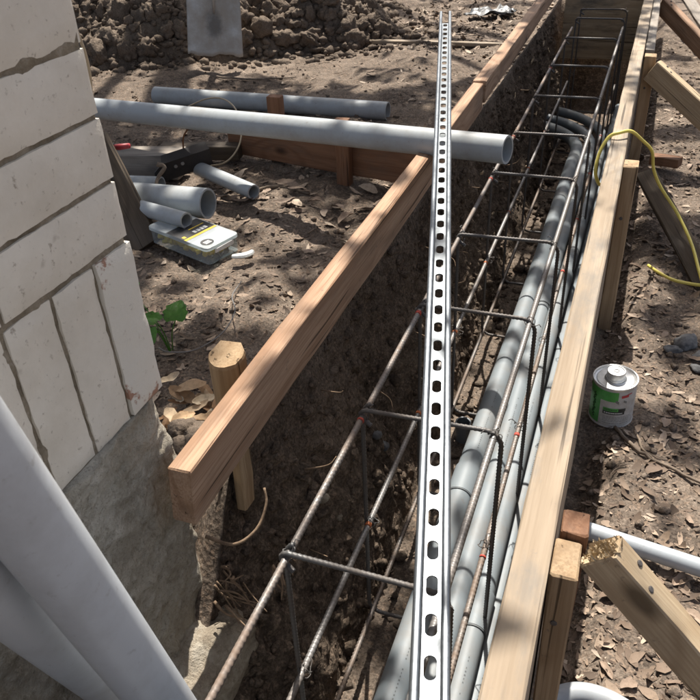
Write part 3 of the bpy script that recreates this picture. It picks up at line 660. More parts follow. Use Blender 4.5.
# ------------------------------------------------------------------ slotted steel channel
def build_channel():
    org = Vector((-0.1161, 0.4722, 0.2635)); dr = Vector((-0.23915, 0.96808, 0.07499)).normalized()
    root = empty('strut_channel', org, 'galvanised slotted steel strut channel laid across the trench and the long pipe', 'strut channel')
    root.matrix_world = orient(org, org+dr); pit = 0.0508; i0, i1 = -13, 47
    W = 0.0413; T = 0.0026; sl, sw_ = 0.0286, 0.0143
    v = []; f = []; nh = 24
    hole = []
    for j in range(nh):
        a = 2*math.pi*(j+0.5)/nh; cx = (sl-sw_)/2*(1 if math.cos(a) > 0 else -1)*1.0
        hole.append((cx*0.86+sw_/2*1.1*math.cos(a) if False else cx+sw_/2*math.cos(a), sw_/2*math.sin(a)))
    # outer ring matched by angle
    outer = []
    for (x, y) in hole:
        s_ = min((pit/2)/max(abs(x), 1e-9), (W/2)/max(abs(y), 1e-9)); outer.append((x*s_, y*s_))
    # force corners
    for j in range(nh):
        x, y = outer[j]
        d = [(abs(abs(x)-pit/2)+abs(abs(y)-W/2), j)]
    import itertools
    for sx, sy in itertools.product((-1, 1), (-1, 1)):
        jb = min(range(nh), key=lambda j: (outer[j][0]-sx*pit/2)**2+(outer[j][1]-sy*W/2)**2); outer[jb] = (sx*pit/2, sy*W/2)
    for i in range(i0, i1+1):
        k = len(v)
        for z in (0.0, -T):
            v += [(i*pit+x, y, z) for x, y in hole]; v += [(i*pit+x, y, z) for x, y in outer]
        for j in range(nh):
            j2 = (j+1) % nh
            f.append((k+j, k+j2, k+nh+j2, k+nh+j)[::-1]); f.append((k+2*nh+j, k+2*nh+j2, k+3*nh+j2, k+3*nh+j)); f.append((k+j, k+j2, k+2*nh+j2, k+2*nh+j))
    link('web', newmesh(v, f, M['galv']), root)
    x0, x1 = (i0-0.5)*pit, (i1+0.5)*pit
    def extrude(name, prof, parent):
        n = len(prof); xs = np.linspace(x0, x1, 24); rg = np.random.default_rng(2); v = []; f = []
        for x in xs: v += [(x, y, z) for y, z in prof]
        for i in range(len(xs)-1):
            for j in range(n): f.append((i*n+j, i*n+(j+1) % n, (i+1)*n+(j+1) % n, (i+1)*n+j))
        f.append(tuple(range(n-1, -1, -1))); f.append(tuple(range((len(xs)-1)*n, len(xs)*n)))
        me = newmesh(v, f, M['galv'], True); bm = bmesh.new(); bm.from_mesh(me); bmesh.ops.recalc_face_normals(bm, faces=bm.faces); bm.to_mesh(me); bm.free()
        try: me.set_sharp_from_angle(angle=R(35))
        except Exception: pass
        return link(name, me, parent)
    Hh = 0.0413
    for sgn in (-1, 1):
        a = W/2
        sw = extrude('side_wall', [(sgn*y, z) for y, z in [(a, -T+0.001), (a+0.0002, Hh*0.5), (a, Hh-0.006), (a-T, Hh-0.006), (a-T, Hh*0.5), (a-T, -T+0.002)]], root)
        arc = [(a-0.004+0.004*math.cos(t), Hh-0.006+0.006*math.sin(t)) for t in np.linspace(0, math.pi/2, 6)]
        arc2 = [(a-0.0068+0.0035*math.cos(t), Hh-0.0055+0.0055*math.sin(t)) for t in np.linspace(math.pi/2, math.pi, 6)]
        inner = [(a-0.0103, Hh-0.010), (a-0.0078, Hh-0.010), (a-0.0078, Hh-0.004), (a-T, Hh-0.006)]
        extrude('lip', [(sgn*y, z) for y, z in arc+arc2+inner], sw)
build_channel()

# ------------------------------------------------------------------ loose pipes
def straight(p0, p1, n=6): return np.linspace(p0, p1, n)
def pipe_thing(name, p0, p1, r, wall, mat, label, group=None, cat='pipe', n=6):
    return tag(pipe(name, straight(p0, p1, n), r, wall, M[mat]), label, cat, group)
pipe_thing('grey_pipe', (-0.300, 1.905, 0.3255), (-3.3, 2.615, 0.145), 0.0365, 0.0055, 'pvc', 'long grey plastic pipe resting on the orange form board under the steel channel')
pipe_thing('grey_pipe', (-0.980, 3.02, 0.055), (-2.10, 3.02, 0.062), 0.0375, 0.005, 'pvc', 'grey plastic pipe lying on the soil behind the longer pipe')
pipe_thing('grey_pipe', (-1.175, 1.855, 0.108), (-1.56, 1.875, 0.090), 0.046, 0.006, 'pvc', 'short wide grey pipe piece behind the clear parts box')
pipe_thing('grey_pipe', (-1.172, 1.722, 0.112), (-1.50, 1.815, 0.105), 0.0235, 0.0055, 'pvc', 'short thin grey pipe piece whose end rests on the clear parts box')
pipe_thing('grey_pipe', (-1.125, 2.055, 0.070), (-1.40, 2.185, 0.078), 0.0245, 0.0045, 'pvc', 'short thin grey pipe piece beside the black metal plate')
pipe_thing('grey_pipe', (-1.465, 2.045, 0.060), (-1.70, 2.01, 0.060), 0.033, 0.005, 'pvc', 'short grey pipe stub below the black metal plate')
# two risers in the foreground
pipe_thing('conduit_riser', (-0.3971, 0.49, -0.37), (-0.347, 0.1752, 1.05), 0.0295, 0.004, 'pvc_clean', 'thick grey conduit riser standing up from the trench in front of the wall', n=4)
pipe_thing('conduit_riser', (-0.538, 0.44, 0.04), (-0.4087, 0.2396, 0.6), 0.0285, 0.004, 'pvc_clean', 'grey conduit riser leaning behind the upright one, closer to the wall', n=4)
# white conduit right of the trench
pipe_thing('white_conduit', (0.020, 1.062, -0.085), (0.75, 0.955, -0.085), 0.0165, 0.003, 'pvc_white', 'straight white conduit lying on the soil behind the splintered brace')
cpts = smoothpath([(-0.02, 0.668, -0.10), (0.03, 0.716, -0.09), (0.075, 0.728, -0.085), (0.13, 0.713, -0.085), (0.20, 0.66, -0.085), (0.28, 0.56, -0.09), (0.34, 0.44, -0.10)], 8)
tag(pipe('white_conduit', cpts, 0.0165, 0.003, M['pvc_white']), 'bent white conduit curving round the foot of the near stakes', 'pipe')

# conduits in the trench, sweeping in from the left bank
def conduit(xc, zc, r, yin, rad, label, rings, y_end=-0.3):
    pts = [(-0.66, yin, zc+0.03), (-0.60, yin, zc+0.026)]
    for t in np.linspace(0, math.pi/2, 14):
        pts.append((xc-rad+rad*math.sin(t), yin-rad+rad*math.cos(t), zc+0.022*(1-t/(math.pi/2))))
    pts = [p for i, p in enumerate(pts) if i < 2 or p[0] > -0.6]
    if rad < 0.01: pts = [(xc, yin+0.1, zc), (xc, yin, zc)]
    y0 = pts[-1][1]
    for y in np.linspace(y0-0.15, y_end, 26): pts.append((xc+0.004*math.sin(y*2.3+xc*40), y, zc+0.004*math.sin(y*1.7+xc*60)))
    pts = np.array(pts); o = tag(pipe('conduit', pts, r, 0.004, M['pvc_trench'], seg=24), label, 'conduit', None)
    base = pts[0]
    pv = []; pf = []; rq = random.Random(int(r*1e5)+int(xc*-1000))
    for y0 in np.arange(0.6, 2.2, 0.8):       # row of tiny printed characters, too small to read
        for k in range(34):
            if rq.random() < 0.2: continue
            y = y0+k*0.0075; cx = xc+0.004*math.sin(y*2.3+xc*40); cz = zc+0.004*math.sin(y*1.7+xc*60); i = len(pv); h = rq.uniform(.0007, .0016)
            for (dy, da) in ((0, -1), (0.0032, -1), (0.0032, 1), (0, 1)):
                an = 1.25+da*h/r; pv.append((cx+(r+0.0004)*math.cos(an)-base[0], y+dy-base[1], cz+(r+0.0004)*math.sin(an)-base[2]))
            pf.append((i, i+1, i+2, i+3))
    tag(link('print_marks', newmesh(pv, pf, M['darkline']), o), kind='stuff')
    for (y, L) in rings:
        c = np.array([xc+0.004*math.sin(y*2.3+xc*40), y, zc+0.004*math.sin(y*1.7+xc*60)])-base
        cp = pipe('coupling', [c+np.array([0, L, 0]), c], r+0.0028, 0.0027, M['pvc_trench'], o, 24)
        pipe('joint_line', [c+np.array([0, 0.0005, 0]), c-np.array([0, 0.0035, 0])], r+0.0022, 0.0021, M['darkline'], cp, 24)
    return o
conduit(-0.248, -0.272, 0.0285, 3.96, 0.34, 'widest trench conduit, lying under the ribbed bar', [(1.26, 0.09)])
conduit(-0.193, -0.278, 0.0235, 4.10, 0.38, 'trench conduit lying against the widest one', [(2.18, 0.09)])
conduit(-0.146, -0.276, 0.0235, 4.24, 0.42, 'third trench conduit, between its neighbours under the stirrup legs', [(0.92, 0.09)])
conduit(-0.112, -0.322, 0.0225, 4.45, 0.0, 'trench conduit lying closest to the pale form board', [(1.98, 0.09)])
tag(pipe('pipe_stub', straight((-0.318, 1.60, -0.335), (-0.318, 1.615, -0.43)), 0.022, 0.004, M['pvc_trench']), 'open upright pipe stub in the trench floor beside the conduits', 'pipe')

# ------------------------------------------------------------------ rebar cage
def rebar_mesh(L, r, mat, pitch=0.0095, rib=0.0019, seg=10, path=None):
    n = int(L/pitch)*4
    if path is None: pth = np.stack([np.zeros(n), np.linspace(0, L, n), np.zeros(n)], -1)
    else:
        d = np.concatenate([[0], np.cumsum(np.linalg.norm(np.diff(path, axis=0), axis=1))]); s = np.linspace(0, d[-1], n)
        pth = np.stack([np.interp(s, d, path[:, k]) for k in range(3)], -1)
    ph = np.linspace(0, 2*np.pi, seg, endpoint=False); i = np.arange(n)
    sh = (i[:, None]/4.0 + (np.abs(np.sin(ph/1.0))*0.55)[None, :]) % 1.0
    rr = r + rib*np.exp(-((sh-0.5)/0.17)**2)*(np.abs(np.sin(ph))**0.4)[None, :]
    rr = np.maximum(rr, (r+rib*0.75*(np.abs(np.sin(ph)) < 0.2))[None, :]*np.ones((n, 1)))
    v, f = tube_arrays(pth, rr, seg); return newmesh(v, f, mat, True)
def build_cage():
    root = empty('rebar_cage', (-0.245, 0.6, -0.36), 'steel rebar cage of ribbed bars and bent stirrups standing in the trench', 'rebar cage')
    B = Vector((-0.245, 0.6, -0.36))
    ZT, ZM, ZB = 0.206, -0.066, -0.318; XL, XR = -0.349, -0.137
    me = rebar_mesh(4.55, 0.0046, M['rebar'], 0.0085, 0.0016)
    me_grey = me.copy(); me_grey.materials.clear(); me_grey.materials.append(M['rebar_grey'])
    bars = {}
    for nm, x, z in [('TL', XL, ZT-0.011), ('TR', XR, ZT-0.011), ('ML', XL, ZM), ('MR', XR, ZM), ('BL', XL, ZB), ('BR', XR, ZB)]:
        o = link('longitudinal_bar', me_grey if nm in ('TR', 'ML') else me, root); o.location = Vector((x, -0.5, z))-B; o.rotation_euler = (R(random.uniform(-.08, .08)), random.uniform(0, 6), R(0.22 if x < -.2 else 0.0) + R(random.uniform(-.04, .04)))
        bars[nm] = o
    hy = [0.25, 0.607, 0.948, 1.298, 1.649, 2.045, 2.416, 2.839, 3.275, 3.771, 4.21, 4.47]
    # stirrup path in XZ plane (local: x, 0, z)
    w0, w1, z0, z1, rc = XL-0.012, XR+0.012, ZB-0.012, ZT, 0.028
    def arc(cx, cz, a0, a1, r=rc, n=7): return [(cx+r*math.cos(a), 0, cz+r*math.sin(a)) for a in np.linspace(a0, a1, n)]
    P = [(w0+0.020, -0.010, z1-0.026)]
    P += [(x, -0.004, z) for x, _, z in arc(w0+0.012, z1-0.012, math.pi*1.1, math.pi*0.5, 0.012)]
    P += arc(w1-rc, z1-rc, math.pi/2, 0) + arc(w1-rc, z0+rc, 0, -math.pi/2) + arc(w0+rc, z0+rc, -math.pi/2, -math.pi)
    P += [(w0, 0.006, z1-0.03), (w0+0.004, 0.010, z1-0.006), (w0+0.012, 0.012, z1+0.002)]
    P = np.array(P); hm = rebar_mesh(float(np.linalg.norm(np.diff(P, axis=0), axis=1).sum()), 0.0037, M['hoop'], 0.0075, 0.0011, 8, P)
    # tie wire: small twisted loop round bar and stirrup
    t = np.linspace(0, 4*np.pi, 46); tw = np.stack([0.0085*np.cos(t)+0.002*np.sin(3*t), 0.0075*np.sin(t), 0.0095*np.sin(t*0.5+0.4)+0.0015*np.cos(5*t)], -1)
    tw = np.vstack([tw, tw[-1]+np.array([[0.004, 0.004, 0.008], [0.003, 0.010, 0.013], [0.008, 0.013, 0.010]])])
    tv, tfc = tube_arrays(tw, 0.0009, 5); tm = newmesh(tv, tfc, M['hoop'], True)
    rg = random.Random(4)
    for y in hy:
        dx = -0.010*max(0, y-1.6)/2.6
        o = link('stirrup', hm, root); o.location = Vector((dx, y, 0))-B; o.rotation_euler = (R(rg.uniform(-1.2, 1.2)), R(rg.uniform(-.5, .5)), R(rg.uniform(-2.0, 2.0)))
        for (x, z) in ((XL, ZT-0.007), (XR, ZT-0.007), (XL, ZM), (XR, ZM)):
            w = link('tie_wire', tm, o); w.location = (x, 0.002, z); w.rotation_euler = (0, rg.uniform(-1, 1), rg.uniform(0, 6.28))
    pm = {}
    v, f = tube_arrays(np.array([[0, -0.010, 0], [0, -0.004, 0.0], [0, 0.006, 0], [0, 0.011, 0]]), np.array([0.0060, 0.0063, 0.0063, 0.0059]), 12)
    red = newmesh(v, f, M['redpaint'], True); org = newmesh(v, f, M['orangepaint'], True)
    for nm in ('TL', 'ML', 'MR', 'BR'):
        for y in hy[1:9]:
            if rg.random() < 0.55: continue
            m = link('paint_mark', red if (nm in ('TL', 'MR', 'BR')) else org, bars[nm]); m.location = (0, y+0.5-0.022+rg.uniform(-.008, .008), 0); m.scale = (1, rg.uniform(.22, .5), 1)
build_cage()

# ------------------------------------------------------------------ yellow cords
def cord(name, pts, r, mat, label, n=8): return tag(tube(name, smoothpath(pts, n), r, M[mat], None, 10), label, 'cord' if 'cord' in name else 'cable')
cord('extension_cord', [(-0.060, 2.13, 0.165), (-0.074, 2.09, 0.185), (-0.086, 2.075, 0.225), (-0.083, 2.10, 0.268), (-0.066, 2.130, 0.302), (-0.040, 2.140, 0.3125), (-0.012, 2.165, 0.310), (0.02, 2.22, 0.270), (0.052, 2.28, 0.22), (0.066, 2.30, 0.16), (0.095, 2.32, 0.10), (0.155, 2.325, 0.022), (0.205, 2.23, -0.03), (0.235, 2.10, -0.065), (0.27, 1.95, -0.09), (0.36, 1.8, -0.095)], 0.0046, 'yellow', 'yellow extension cord looped over the pale form board and the dark plank')
cord('extension_cord', [(0.098, 2.20, -0.10), (0.120, 2.155, -0.092), (0.160, 2.112, -0.090), (0.20, 2.098, -0.090), (0.26, 2.10, -0.09), (0.40, 2.16, -0.095), (0.6, 2.12, -0.1)], 0.0048, 'yellow', 'end of a yellow cord lying on the soil beside the dark plank')

# ------------------------------------------------------------------ the metal can
def lathe(name, prof, mat, parent, seg=48, a0=0.0, a1=2*math.pi):
    full = abs(a1-a0-2*math.pi) < 1e-6; ns = seg if full else seg+1
    an = np.linspace(a0, a1, seg, endpoint=False) if full else np.linspace(a0, a1, ns)
    v = [(r*math.cos(a), r*math.sin(a), z) for (r, z) in prof for a in an]; f = []
    for i in range(len(prof)-1):
        for j in range(ns if full else ns-1):
            j2 = (j+1) % ns; f.append((i*ns+j, i*ns+j2, (i+1)*ns+j2, (i+1)*ns+j))
    me = newmesh(v, f, mat, True)
    try: me.set_sharp_from_angle(angle=R(30))
    except Exception: pass
    return link(name, me, parent)
def build_can():
    base = (0.046, 1.452, -0.108); root = empty('metal_can', base, 'metal can with green and white label and silver cap on the soil', 'can')
    r = 0.0465; H = 0.106
    body = lathe('body', [(0.001, 0.001), (r-0.001, 0.001), (r+0.0012, 0.0), (r+0.0014, 0.002), (r, 0.004), (r, H-0.005)], M['can_white'], root)
    lathe('rim', [(r, H-0.005), (r+0.0016, H-0.004), (r+0.002, H-0.001), (r+0.0012, H+0.0012), (r-0.0015, H+0.001), (r-0.0025, H-0.003), (r-0.006, H-0.0045), (r-0.008, H-0.003), (r-0.011, H-0.003), (0.024, H-0.003), (0.0225, H-0.001), (0.0215, H-0.0035)], M['tin'], root)
    cap = lathe('cap', [(0.0215, H-0.004), (0.0205, H+0.002), (0.0198, H+0.003), (0.0198, H+0.016), (0.0188, H+0.0185), (0.0165, H+0.0185), (0.0155, H+0.0172), (0.0006, H+0.0172)], M['tin'], root)
    lathe('embossed_ring', [(0.0062, H+0.0172), (0.0058, H+0.0182), (0.0046, H+0.0182), (0.0042, H+0.0172)], M['can_grey'], cap, 18)
    # label: printed panels as thin skins on the body; 0 deg faces the photographer's side (-Y)
    fr = math.atan2(-1, -0.03)
    def patch(name, a0, a1, z0, z1, mat, off, parent=body, slant=0.0, n=14):
        an = np.linspace(R(a0), R(a1), n); v = []; f = []
        for k, z in enumerate((z0, z1)):
            for a in an: v.append(((r+off)*math.cos(fr+a), (r+off)*math.sin(fr+a), z+slant*(a-an[0])))
        for j in range(n-1): f.append((j, j+1, n+j+1, n+j))
        return link(name, newmesh(v, f, mat, True), parent)
    g = patch('green_panel', -112, -34, 0.006, H-0.008, M['can_green'], 0.0004)
    patch('green_panel', -34, 12, H-0.034, H-0.008, M['can_green'], 0.0004, slant=0.0)
    # illegible vertical script: a dark wavy stroke up the green panel
    pts = []
    for i in range(70):
        t = i/69; a = R(-54+4.5*math.sin(t*58)+2.0*math.sin(t*23)); z = 0.016+0.066*t
        pts.append(((r+0.0008)*math.cos(fr+a), (r+0.0008)*math.sin(fr+a), z))
    sv, sf = tube_arrays(np.array(pts), 0.0011, 5); link('script_marks', newmesh(sv, sf, M['can_dgreen'], True), g)
    blk = patch('black_panel', -24, 34, 0.037, 0.046, M['can_ink'], 0.0005)
    patch('black_panel', 16, 36, 0.046, 0.054, M['can_ink'], 0.0005)
    patch('green_bar', -24, 16, 0.046, 0.0545, M['can_green'], 0.0005)
    patch('red_mark', 20, 40, 0.0825, 0.0895, M['red'], 0.0006, slant=0.004)
    patch('red_mark', 36, 50, 0.089, 0.0915, M['red'], 0.0006, slant=0.006)
    patch('grey_mark', 6, 15, 0.071, 0.078, M['can_grey'], 0.0005, slant=-0.03)
    patch('grey_mark', 27, 36, 0.071, 0.077, M['can_grey'], 0.0005, slant=-0.025)
    rg = random.Random(2)
    for row, z in enumerate((0.040, 0.0485)):
        a = -20
        while a < (28 if row == 0 else 12):
            w = rg.uniform(1.2, 3); patch('white_letter_mark', a, a+w, z, z+0.003, M['ink_white'] if row == 0 else M['can_ink'], 0.0009, blk, n=3); a += w+rg.uniform(.8, 1.8)
    for z in (0.030, 0.026, 0.022, 0.018, 0.012):
        a = -22
        while a < 52:
            w = rg.uniform(3, 8); patch('fine_print', a, a+w, z, z+0.0011, M['can_grey'], 0.0005, body, n=3); a += w+1.6
    root.rotation_euler = (R(1.2), R(-1.5), R(4))
build_can()

# ------------------------------------------------------------------ clear parts box
def rbox(name, cx, cy, z0, z1, lx, ly, rad, mat, parent, ins=0.0, n=5, openbottom=False):
    pr = []
    for (sx, sy, a0) in ((1, 1, 0), (-1, 1, 90), (-1, -1, 180), (1, -1, 270)):
        for a in np.linspace(a0, a0+90, n): pr.append((cx+sx*(lx/2-rad)+rad*math.cos(R(a)), cy+sy*(ly/2-rad)+rad*math.sin(R(a))))
    m = len(pr); v = []; f = []
    lv = [(z0, -ins), (z0+0.001, 0), (z1-0.0025, 0), (z1-0.0007, -0.0008), (z1, -0.0025)]
    for (z, d) in lv:
        for (x, y) in pr: v.append((cx+(x-cx)*(1+2*d/lx), cy+(y-cy)*(1+2*d/ly), z))
    for i in range(len(lv)-1):
        for j in range(m): f.append((i*m+j, i*m+(j+1) % m, (i+1)*m+(j+1) % m, (i+1)*m+j))
    f.append(tuple(range((len(lv)-1)*m, len(lv)*m)))
    if not openbottom: f.append(tuple(range(m-1, -1, -1)))
    return link(name, newmesh(v, f, mat), parent)
def build_box():
    root = empty('parts_box', (-1.150, 1.712, 0.040), 'clear plastic parts box with black and yellow label lying on the soil', 'box'); root.rotation_euler = (R(1.5), R(0.5), R(-19.5))
    lx, ly, h = 0.262, 0.122, 0.052
    body = rbox('body', 0, 0, 0.0, h-0.010, lx-0.008, ly-0.008, 0.012, M['clear_thin'], root)
    lid = rbox('lid', 0, 0, h-0.010, h, lx, ly, 0.014, M['clear'], root)
    def sheet(name, pts, z, mat, parent=lid):
        v = [(x, y, z) for x, y in pts]; return link(name, newmesh(v, [tuple(range(len(v)))], mat), parent)
    lab = sheet('label', [(-0.045, -0.060), (0.035, -0.060), (0.035, 0.055), (-0.045, 0.055)], h+0.0006, M['black'])
    sheet('yellow_stripe', [(0.035, -0.060), (0.045, -0.060), (0.045, 0.055), (0.035, 0.055)], h+0.0008, M['ink_yellow'])
    sheet('yellow_stripe', [(-0.006, -0.010), (-0.001, -0.010), (-0.001, 0.045), (-0.006, 0.045)], h+0.0012, M['ink_yellow'])
    sheet('yellow_patch', [(0.018, -0.055), (0.030, -0.055), (0.030, -0.045), (0.018, -0.045)], h+0.0012, M['ink_yellow'])
    for k in range(4): sheet('white_letter_mark', [(0.012, -0.012+k*0.013), (0.027, -0.012+k*0.013), (0.027, -0.002+k*0.013), (0.012, -0.002+k*0.013)], h+0.0012, M['ink_white'])
    n = 26; sheet('round_sticker', [(0.098+0.019*math.cos(2*math.pi*i/n), -0.030+0.019*math.sin(2*math.pi*i/n)) for i in range(n)], h+0.0006, M['black'])
    for k in range(3): sheet('white_letter_mark', [(0.092+k*0.006, -0.041), (0.0955+k*0.006, -0.041), (0.0955+k*0.006, -0.020), (0.092+k*0.006, -0.020)], h+0.0012, M['ink_white'])
    # latch on the short side
    lt = board('latch', (0, 0, 0), (0.004, 0, 0), 0.07, 0.014, 'wood_pale', parent=root); lt.data.materials.clear(); lt.data.materials.append(M['ink_white']); lt.matrix_local = Matrix.Translation((lx/2-0.0005, 0, h-0.016))
    # yellow parts inside
    rg = random.Random(3)
    v0, f0 = tube_arrays(np.array([[-0.009, 0, 0], [0.0, 0, 0.0], [0.010, 0, 0]]), np.array([0.0080, 0.0072, 0.0045]), 10); wm = newmesh(v0, f0, M['ink_yellow'], True)
    for i in range(80):
        w = link('yellow_connector', wm, root, (rg.uniform(-0.115, 0.10), rg.choice([rg.uniform(-0.045, -0.025), rg.uniform(-.042, .042)]), rg.uniform(0.011, 0.028))); w.rotation_euler = (rg.uniform(0, 6), rg.uniform(-.5, .5), rg.uniform(0, 6))
    for i in range(8):
        w = link('yellow_connector', wm, root, (rg.uniform(0.095, 0.112), rg.uniform(-0.042, 0.042), rg.uniform(0.011, 0.03))); w.rotation_euler = (rg.uniform(0, 6), rg.uniform(-.5, .5), rg.uniform(0, 6))
build_box()

# ------------------------------------------------------------------ shovel
def build_shovel():
    root = empty('shovel', (-2.13, 3.66, 0.09), 'worn grey square mouth shovel standing blade down in front of the soil heap', 'shovel')
    W, Hh = 0.285, 0.36; nx, nz = 17, 20; v = []; f = []
    for k in (0, 1):
        for j in range(nz):
            t = j/(nz-1)
            for i in range(nx):
                s_ = 2*i/(nx-1)-1; w = W/2*(1.0-0.07*t)*(1-0.25*max(0, t-0.88)/0.12)
                y = -0.018*s_*s_*(0.4+0.6*t) - 0.012*math.exp(-(s_/0.16)**2)*t*t + (0.0025 if k else 0)
                z = Hh*t + (0.006*math.sin(5*s_)+0.003*math.sin(13*s_))*(1-t)**4 
                v.append((s_*w, y, z))
    n = nx*nz; g = gridq(nz, nx).tolist(); f = [tuple(q) for q in g] + [tuple(reversed([i+n for i in q])) for q in g]
    rim = [i for i in range(nx)] + [r*nx+nx-1 for r in range(1, nz)] + [(nz-1)*nx+i for i in range(nx-2, -1, -1)] + [r*nx for r in range(nz-2, 0, -1)]
    for i in range(len(rim)):
        a, b = rim[i], rim[(i+1) % len(rim)]; f.append((b, a, a+n, b+n))
    link('blade', newmesh(v, f, M['shovel'], True), root)
    so = link('socket', newmesh(*tube_arrays(np.array([[0, -0.006, 0.20], [0, -0.012, 0.30], [0, -0.016, 0.36], [0, 0.0, 0.52]]), np.array([0.004, 0.012, 0.018, 0.020]), 14), M['shovel'], True), root)
    link('handle', newmesh(*tube_arrays(np.array([[0, -0.002, 0.50], [0, 0.01, 0.8], [0, 0.03, 1.2], [0, 0.04, 1.5]]), np.array([0.018, 0.0175, 0.017, 0.018]), 14), M['wood_stake'], True), root)
    root.rotation_euler = (R(-14), R(5.0), R(27))
build_shovel()

# ------------------------------------------------------------------ odds and ends on the left
def build_plate():
    org = Vector((-1.500, 2.070, 0.055)); root = empty('metal_plate', org, 'black metal bracket plate with two holes leaning on the wood block', 'metal plate')
    root.matrix_world = orient(org, (-1.365, 2.215, 0.075), (0.12, -0.3, 1))
    L, H, T = 0.205, 0.078, 0.003
    out = [(0, 0.006), (0.01, 0), (L, 0.012), (L-0.004, H), (0.03, H-0.004), (0.0, H*0.62)]
    v = [(x, -T, z) for x, z in out]+[(x, 0, z) for x, z in out]; m = len(out)
    f = [tuple(range(m)), tuple(range(2*m-1, m-1, -1))]+[(j, (j+1) % m, m+(j+1) % m, m+j)[::-1] for j in range(m)]
    link('plate', newmesh(v, f, M['black_metal']), root)
    fl = [(0.03, -0.004, H-0.004), (L-0.004, -0.004, H), (L-0.006, 0.035, H+0.006), (0.04, 0.035, H+0.002)]
    link('top_flange', newmesh(fl+[(a, b, c-T) for a, b, c in fl], [(0, 1, 2, 3), (7, 6, 5, 4), (0, 4, 5, 1), (1, 5, 6, 2), (2, 6, 7, 3), (3, 7, 4, 0)], M['black_metal']), root)
    for x, z in ((0.075, 0.05), (0.10, 0.053)):
        n = 12; link('bolt_head', newmesh([(x+0.006*math.cos(2*math.pi*i/n), -T-0.003, z+0.006*math.sin(2*math.pi*i/n)) for i in range(n)]+[(x+0.006*math.cos(2*math.pi*i/n), -T+0.001, z+0.006*math.sin(2*math.pi*i/n)) for i in range(n)], [tuple(range(n))]+[(i, n+i, n+(i+1) % n, (i+1) % n) for i in range(n)], M['tin']), root)
build_plate()
CB = [(-1.86, 2.02, 0.46), (-1.69, 1.93, 0.385), (-1.60, 1.90, 0.310), (-1.545, 1.895, 0.262), (-1.505, 1.895, 0.243)]
cab = cord('black_cable', CB, 0.0105, 'black', 'thick black cable with red tip behind the brick wall corner')
tube('red_tip', np.array([(-1.505, 1.895, 0.243), (-1.485, 1.895, 0.245), (-1.450, 1.90, 0.250)])-np.array(CB[0]), np.array([0.0085, 0.0095, 0.008]), M['red'], cab, 10)
cord('beige_wire', [(-1.72, 2.66, 0.13), (-1.58, 2.60, 0.19), (-1.48, 2.56, 0.205), (-1.40, 2.50, 0.185), (-1.345, 2.42, 0.14), (-1.335, 2.36, 0.095), (-1.37, 2.31, 0.055), (-1.46, 2.30, 0.04), (-1.54, 2.31, 0.035)], 0.0030, 'beige_wire', 'thin beige wire looped over the long grey pipe')
for i, (dx, mt, lb) in enumerate(((0.0, 'grey_wire', 'grey cable hanging behind the brick wall edge'), (0.10, 'beige_wire', 'pale cable hanging behind the brick wall edge, beside the grey one'))):
    cord('hanging_cable', [(-0.70-dx*.2, 0.712, 1.02), (-0.79-dx*.1, 0.88, 0.93), (-0.875, 1.05, 0.82), (-0.900+dx*.1, 1.09, 0.765), (-0.893+dx*.04, 1.10, 0.71), (-0.900+dx*.03, 1.10, 0.65), (-0.935, 1.10, 0.50), (-1.0, 1.12, 0.25), (-1.1, 1.15, 0.04)], 0.0030, mt, lb)
cord('rusty_wire', [(-1.44, 2.17, 0.13), (-1.425, 2.16, 0.19), (-1.40, 2.16, 0.225)], 0.0028, 'rust', 'short rusty wire standing beside the black metal plate')
cord('thin_wire', [(-0.90, 1.52, 0.06), (-0.86, 1.40, 0.09), (-0.81, 1.32, 0.10), (-0.79, 1.22, 0.105), (-0.82, 1.15, 0.10), (-0.88, 1.14, 0.09), (-0.92, 1.16, 0.08)], 0.0014, 'grey_wire', 'thin grey wire curling on the soil beside the green plant')
# ceramic shard and plastic scrap
pth = [(-0.99+0.05*math.sin(a), 1.66-0.035*math.cos(a)+0.0, 0.07) for a in np.linspace(0.2, 1.9, 8)]
v, f = tube_arrays(np.array(pth)-np.array(pth[0]), np.array([0.008, 0.011, 0.012, 0.0125, 0.012, 0.011, 0.009, 0.006]), 8)
v[:, 2] *= 0.6; tag(link('pipe_shard', newmesh(v, f, M['shard']), None, pth[0]), 'curved white plastic shard on the soil beside the parts box', 'shard')
rg = np.random.default_rng(12)
def crumple(name, c, sx, sy, label):
    n = 14; X, Y = np.meshgrid(np.linspace(-1, 1, n), np.linspace(-1, 1, n)); 
    Z = 0.05*np.abs(fbm(X*1.7, Y*1.7, 77.0, 4))+0.02
    V = np.stack([X*sx*(1+.25*fbm(Y*2, 0, 71.0, 2)), Y*sy*(1+.3*fbm(X*2, 3, 72.0, 2)), Z], -1).reshape(-1, 3)
    o = link(name, bigmesh(V, gridq(n, n), M['black_scrap']), None, c); md = o.modifiers.new('thick', 'SOLIDIFY'); md.thickness = 0.003; return tag(o, label, 'scrap')
M['black_scrap'] = plastic('dark_plastic_scrap', (0.05, 0.055, 0.06), 0.4, 0.5)
crumple('plastic_scrap', (-0.97, 5.12, 0.03), 0.14, 0.10, 'crumpled dark plastic scrap lying on the far litter')
for i, (x, y, sz) in enumerate(((0.205, 1.80, 0.030), (0.245, 1.76, 0.024), (0.175, 1.765, 0.020), (0.235, 1.70, 0.018), (0.27, 1.82, 0.026))):
    o = link('stone', rock_mesh(rg, M['stone'], 3, 0.3, (1.2, .8, .5)), None, (x, y, float(g_right(x, y))+sz*0.25)); o.scale = (sz,)*3; o.rotation_euler = (0, 0, rg.uniform(0, 6)); tag(o, 'dark grey flat stone among the leaves right of the trench', 'stone', 'dark stones among the leaves')
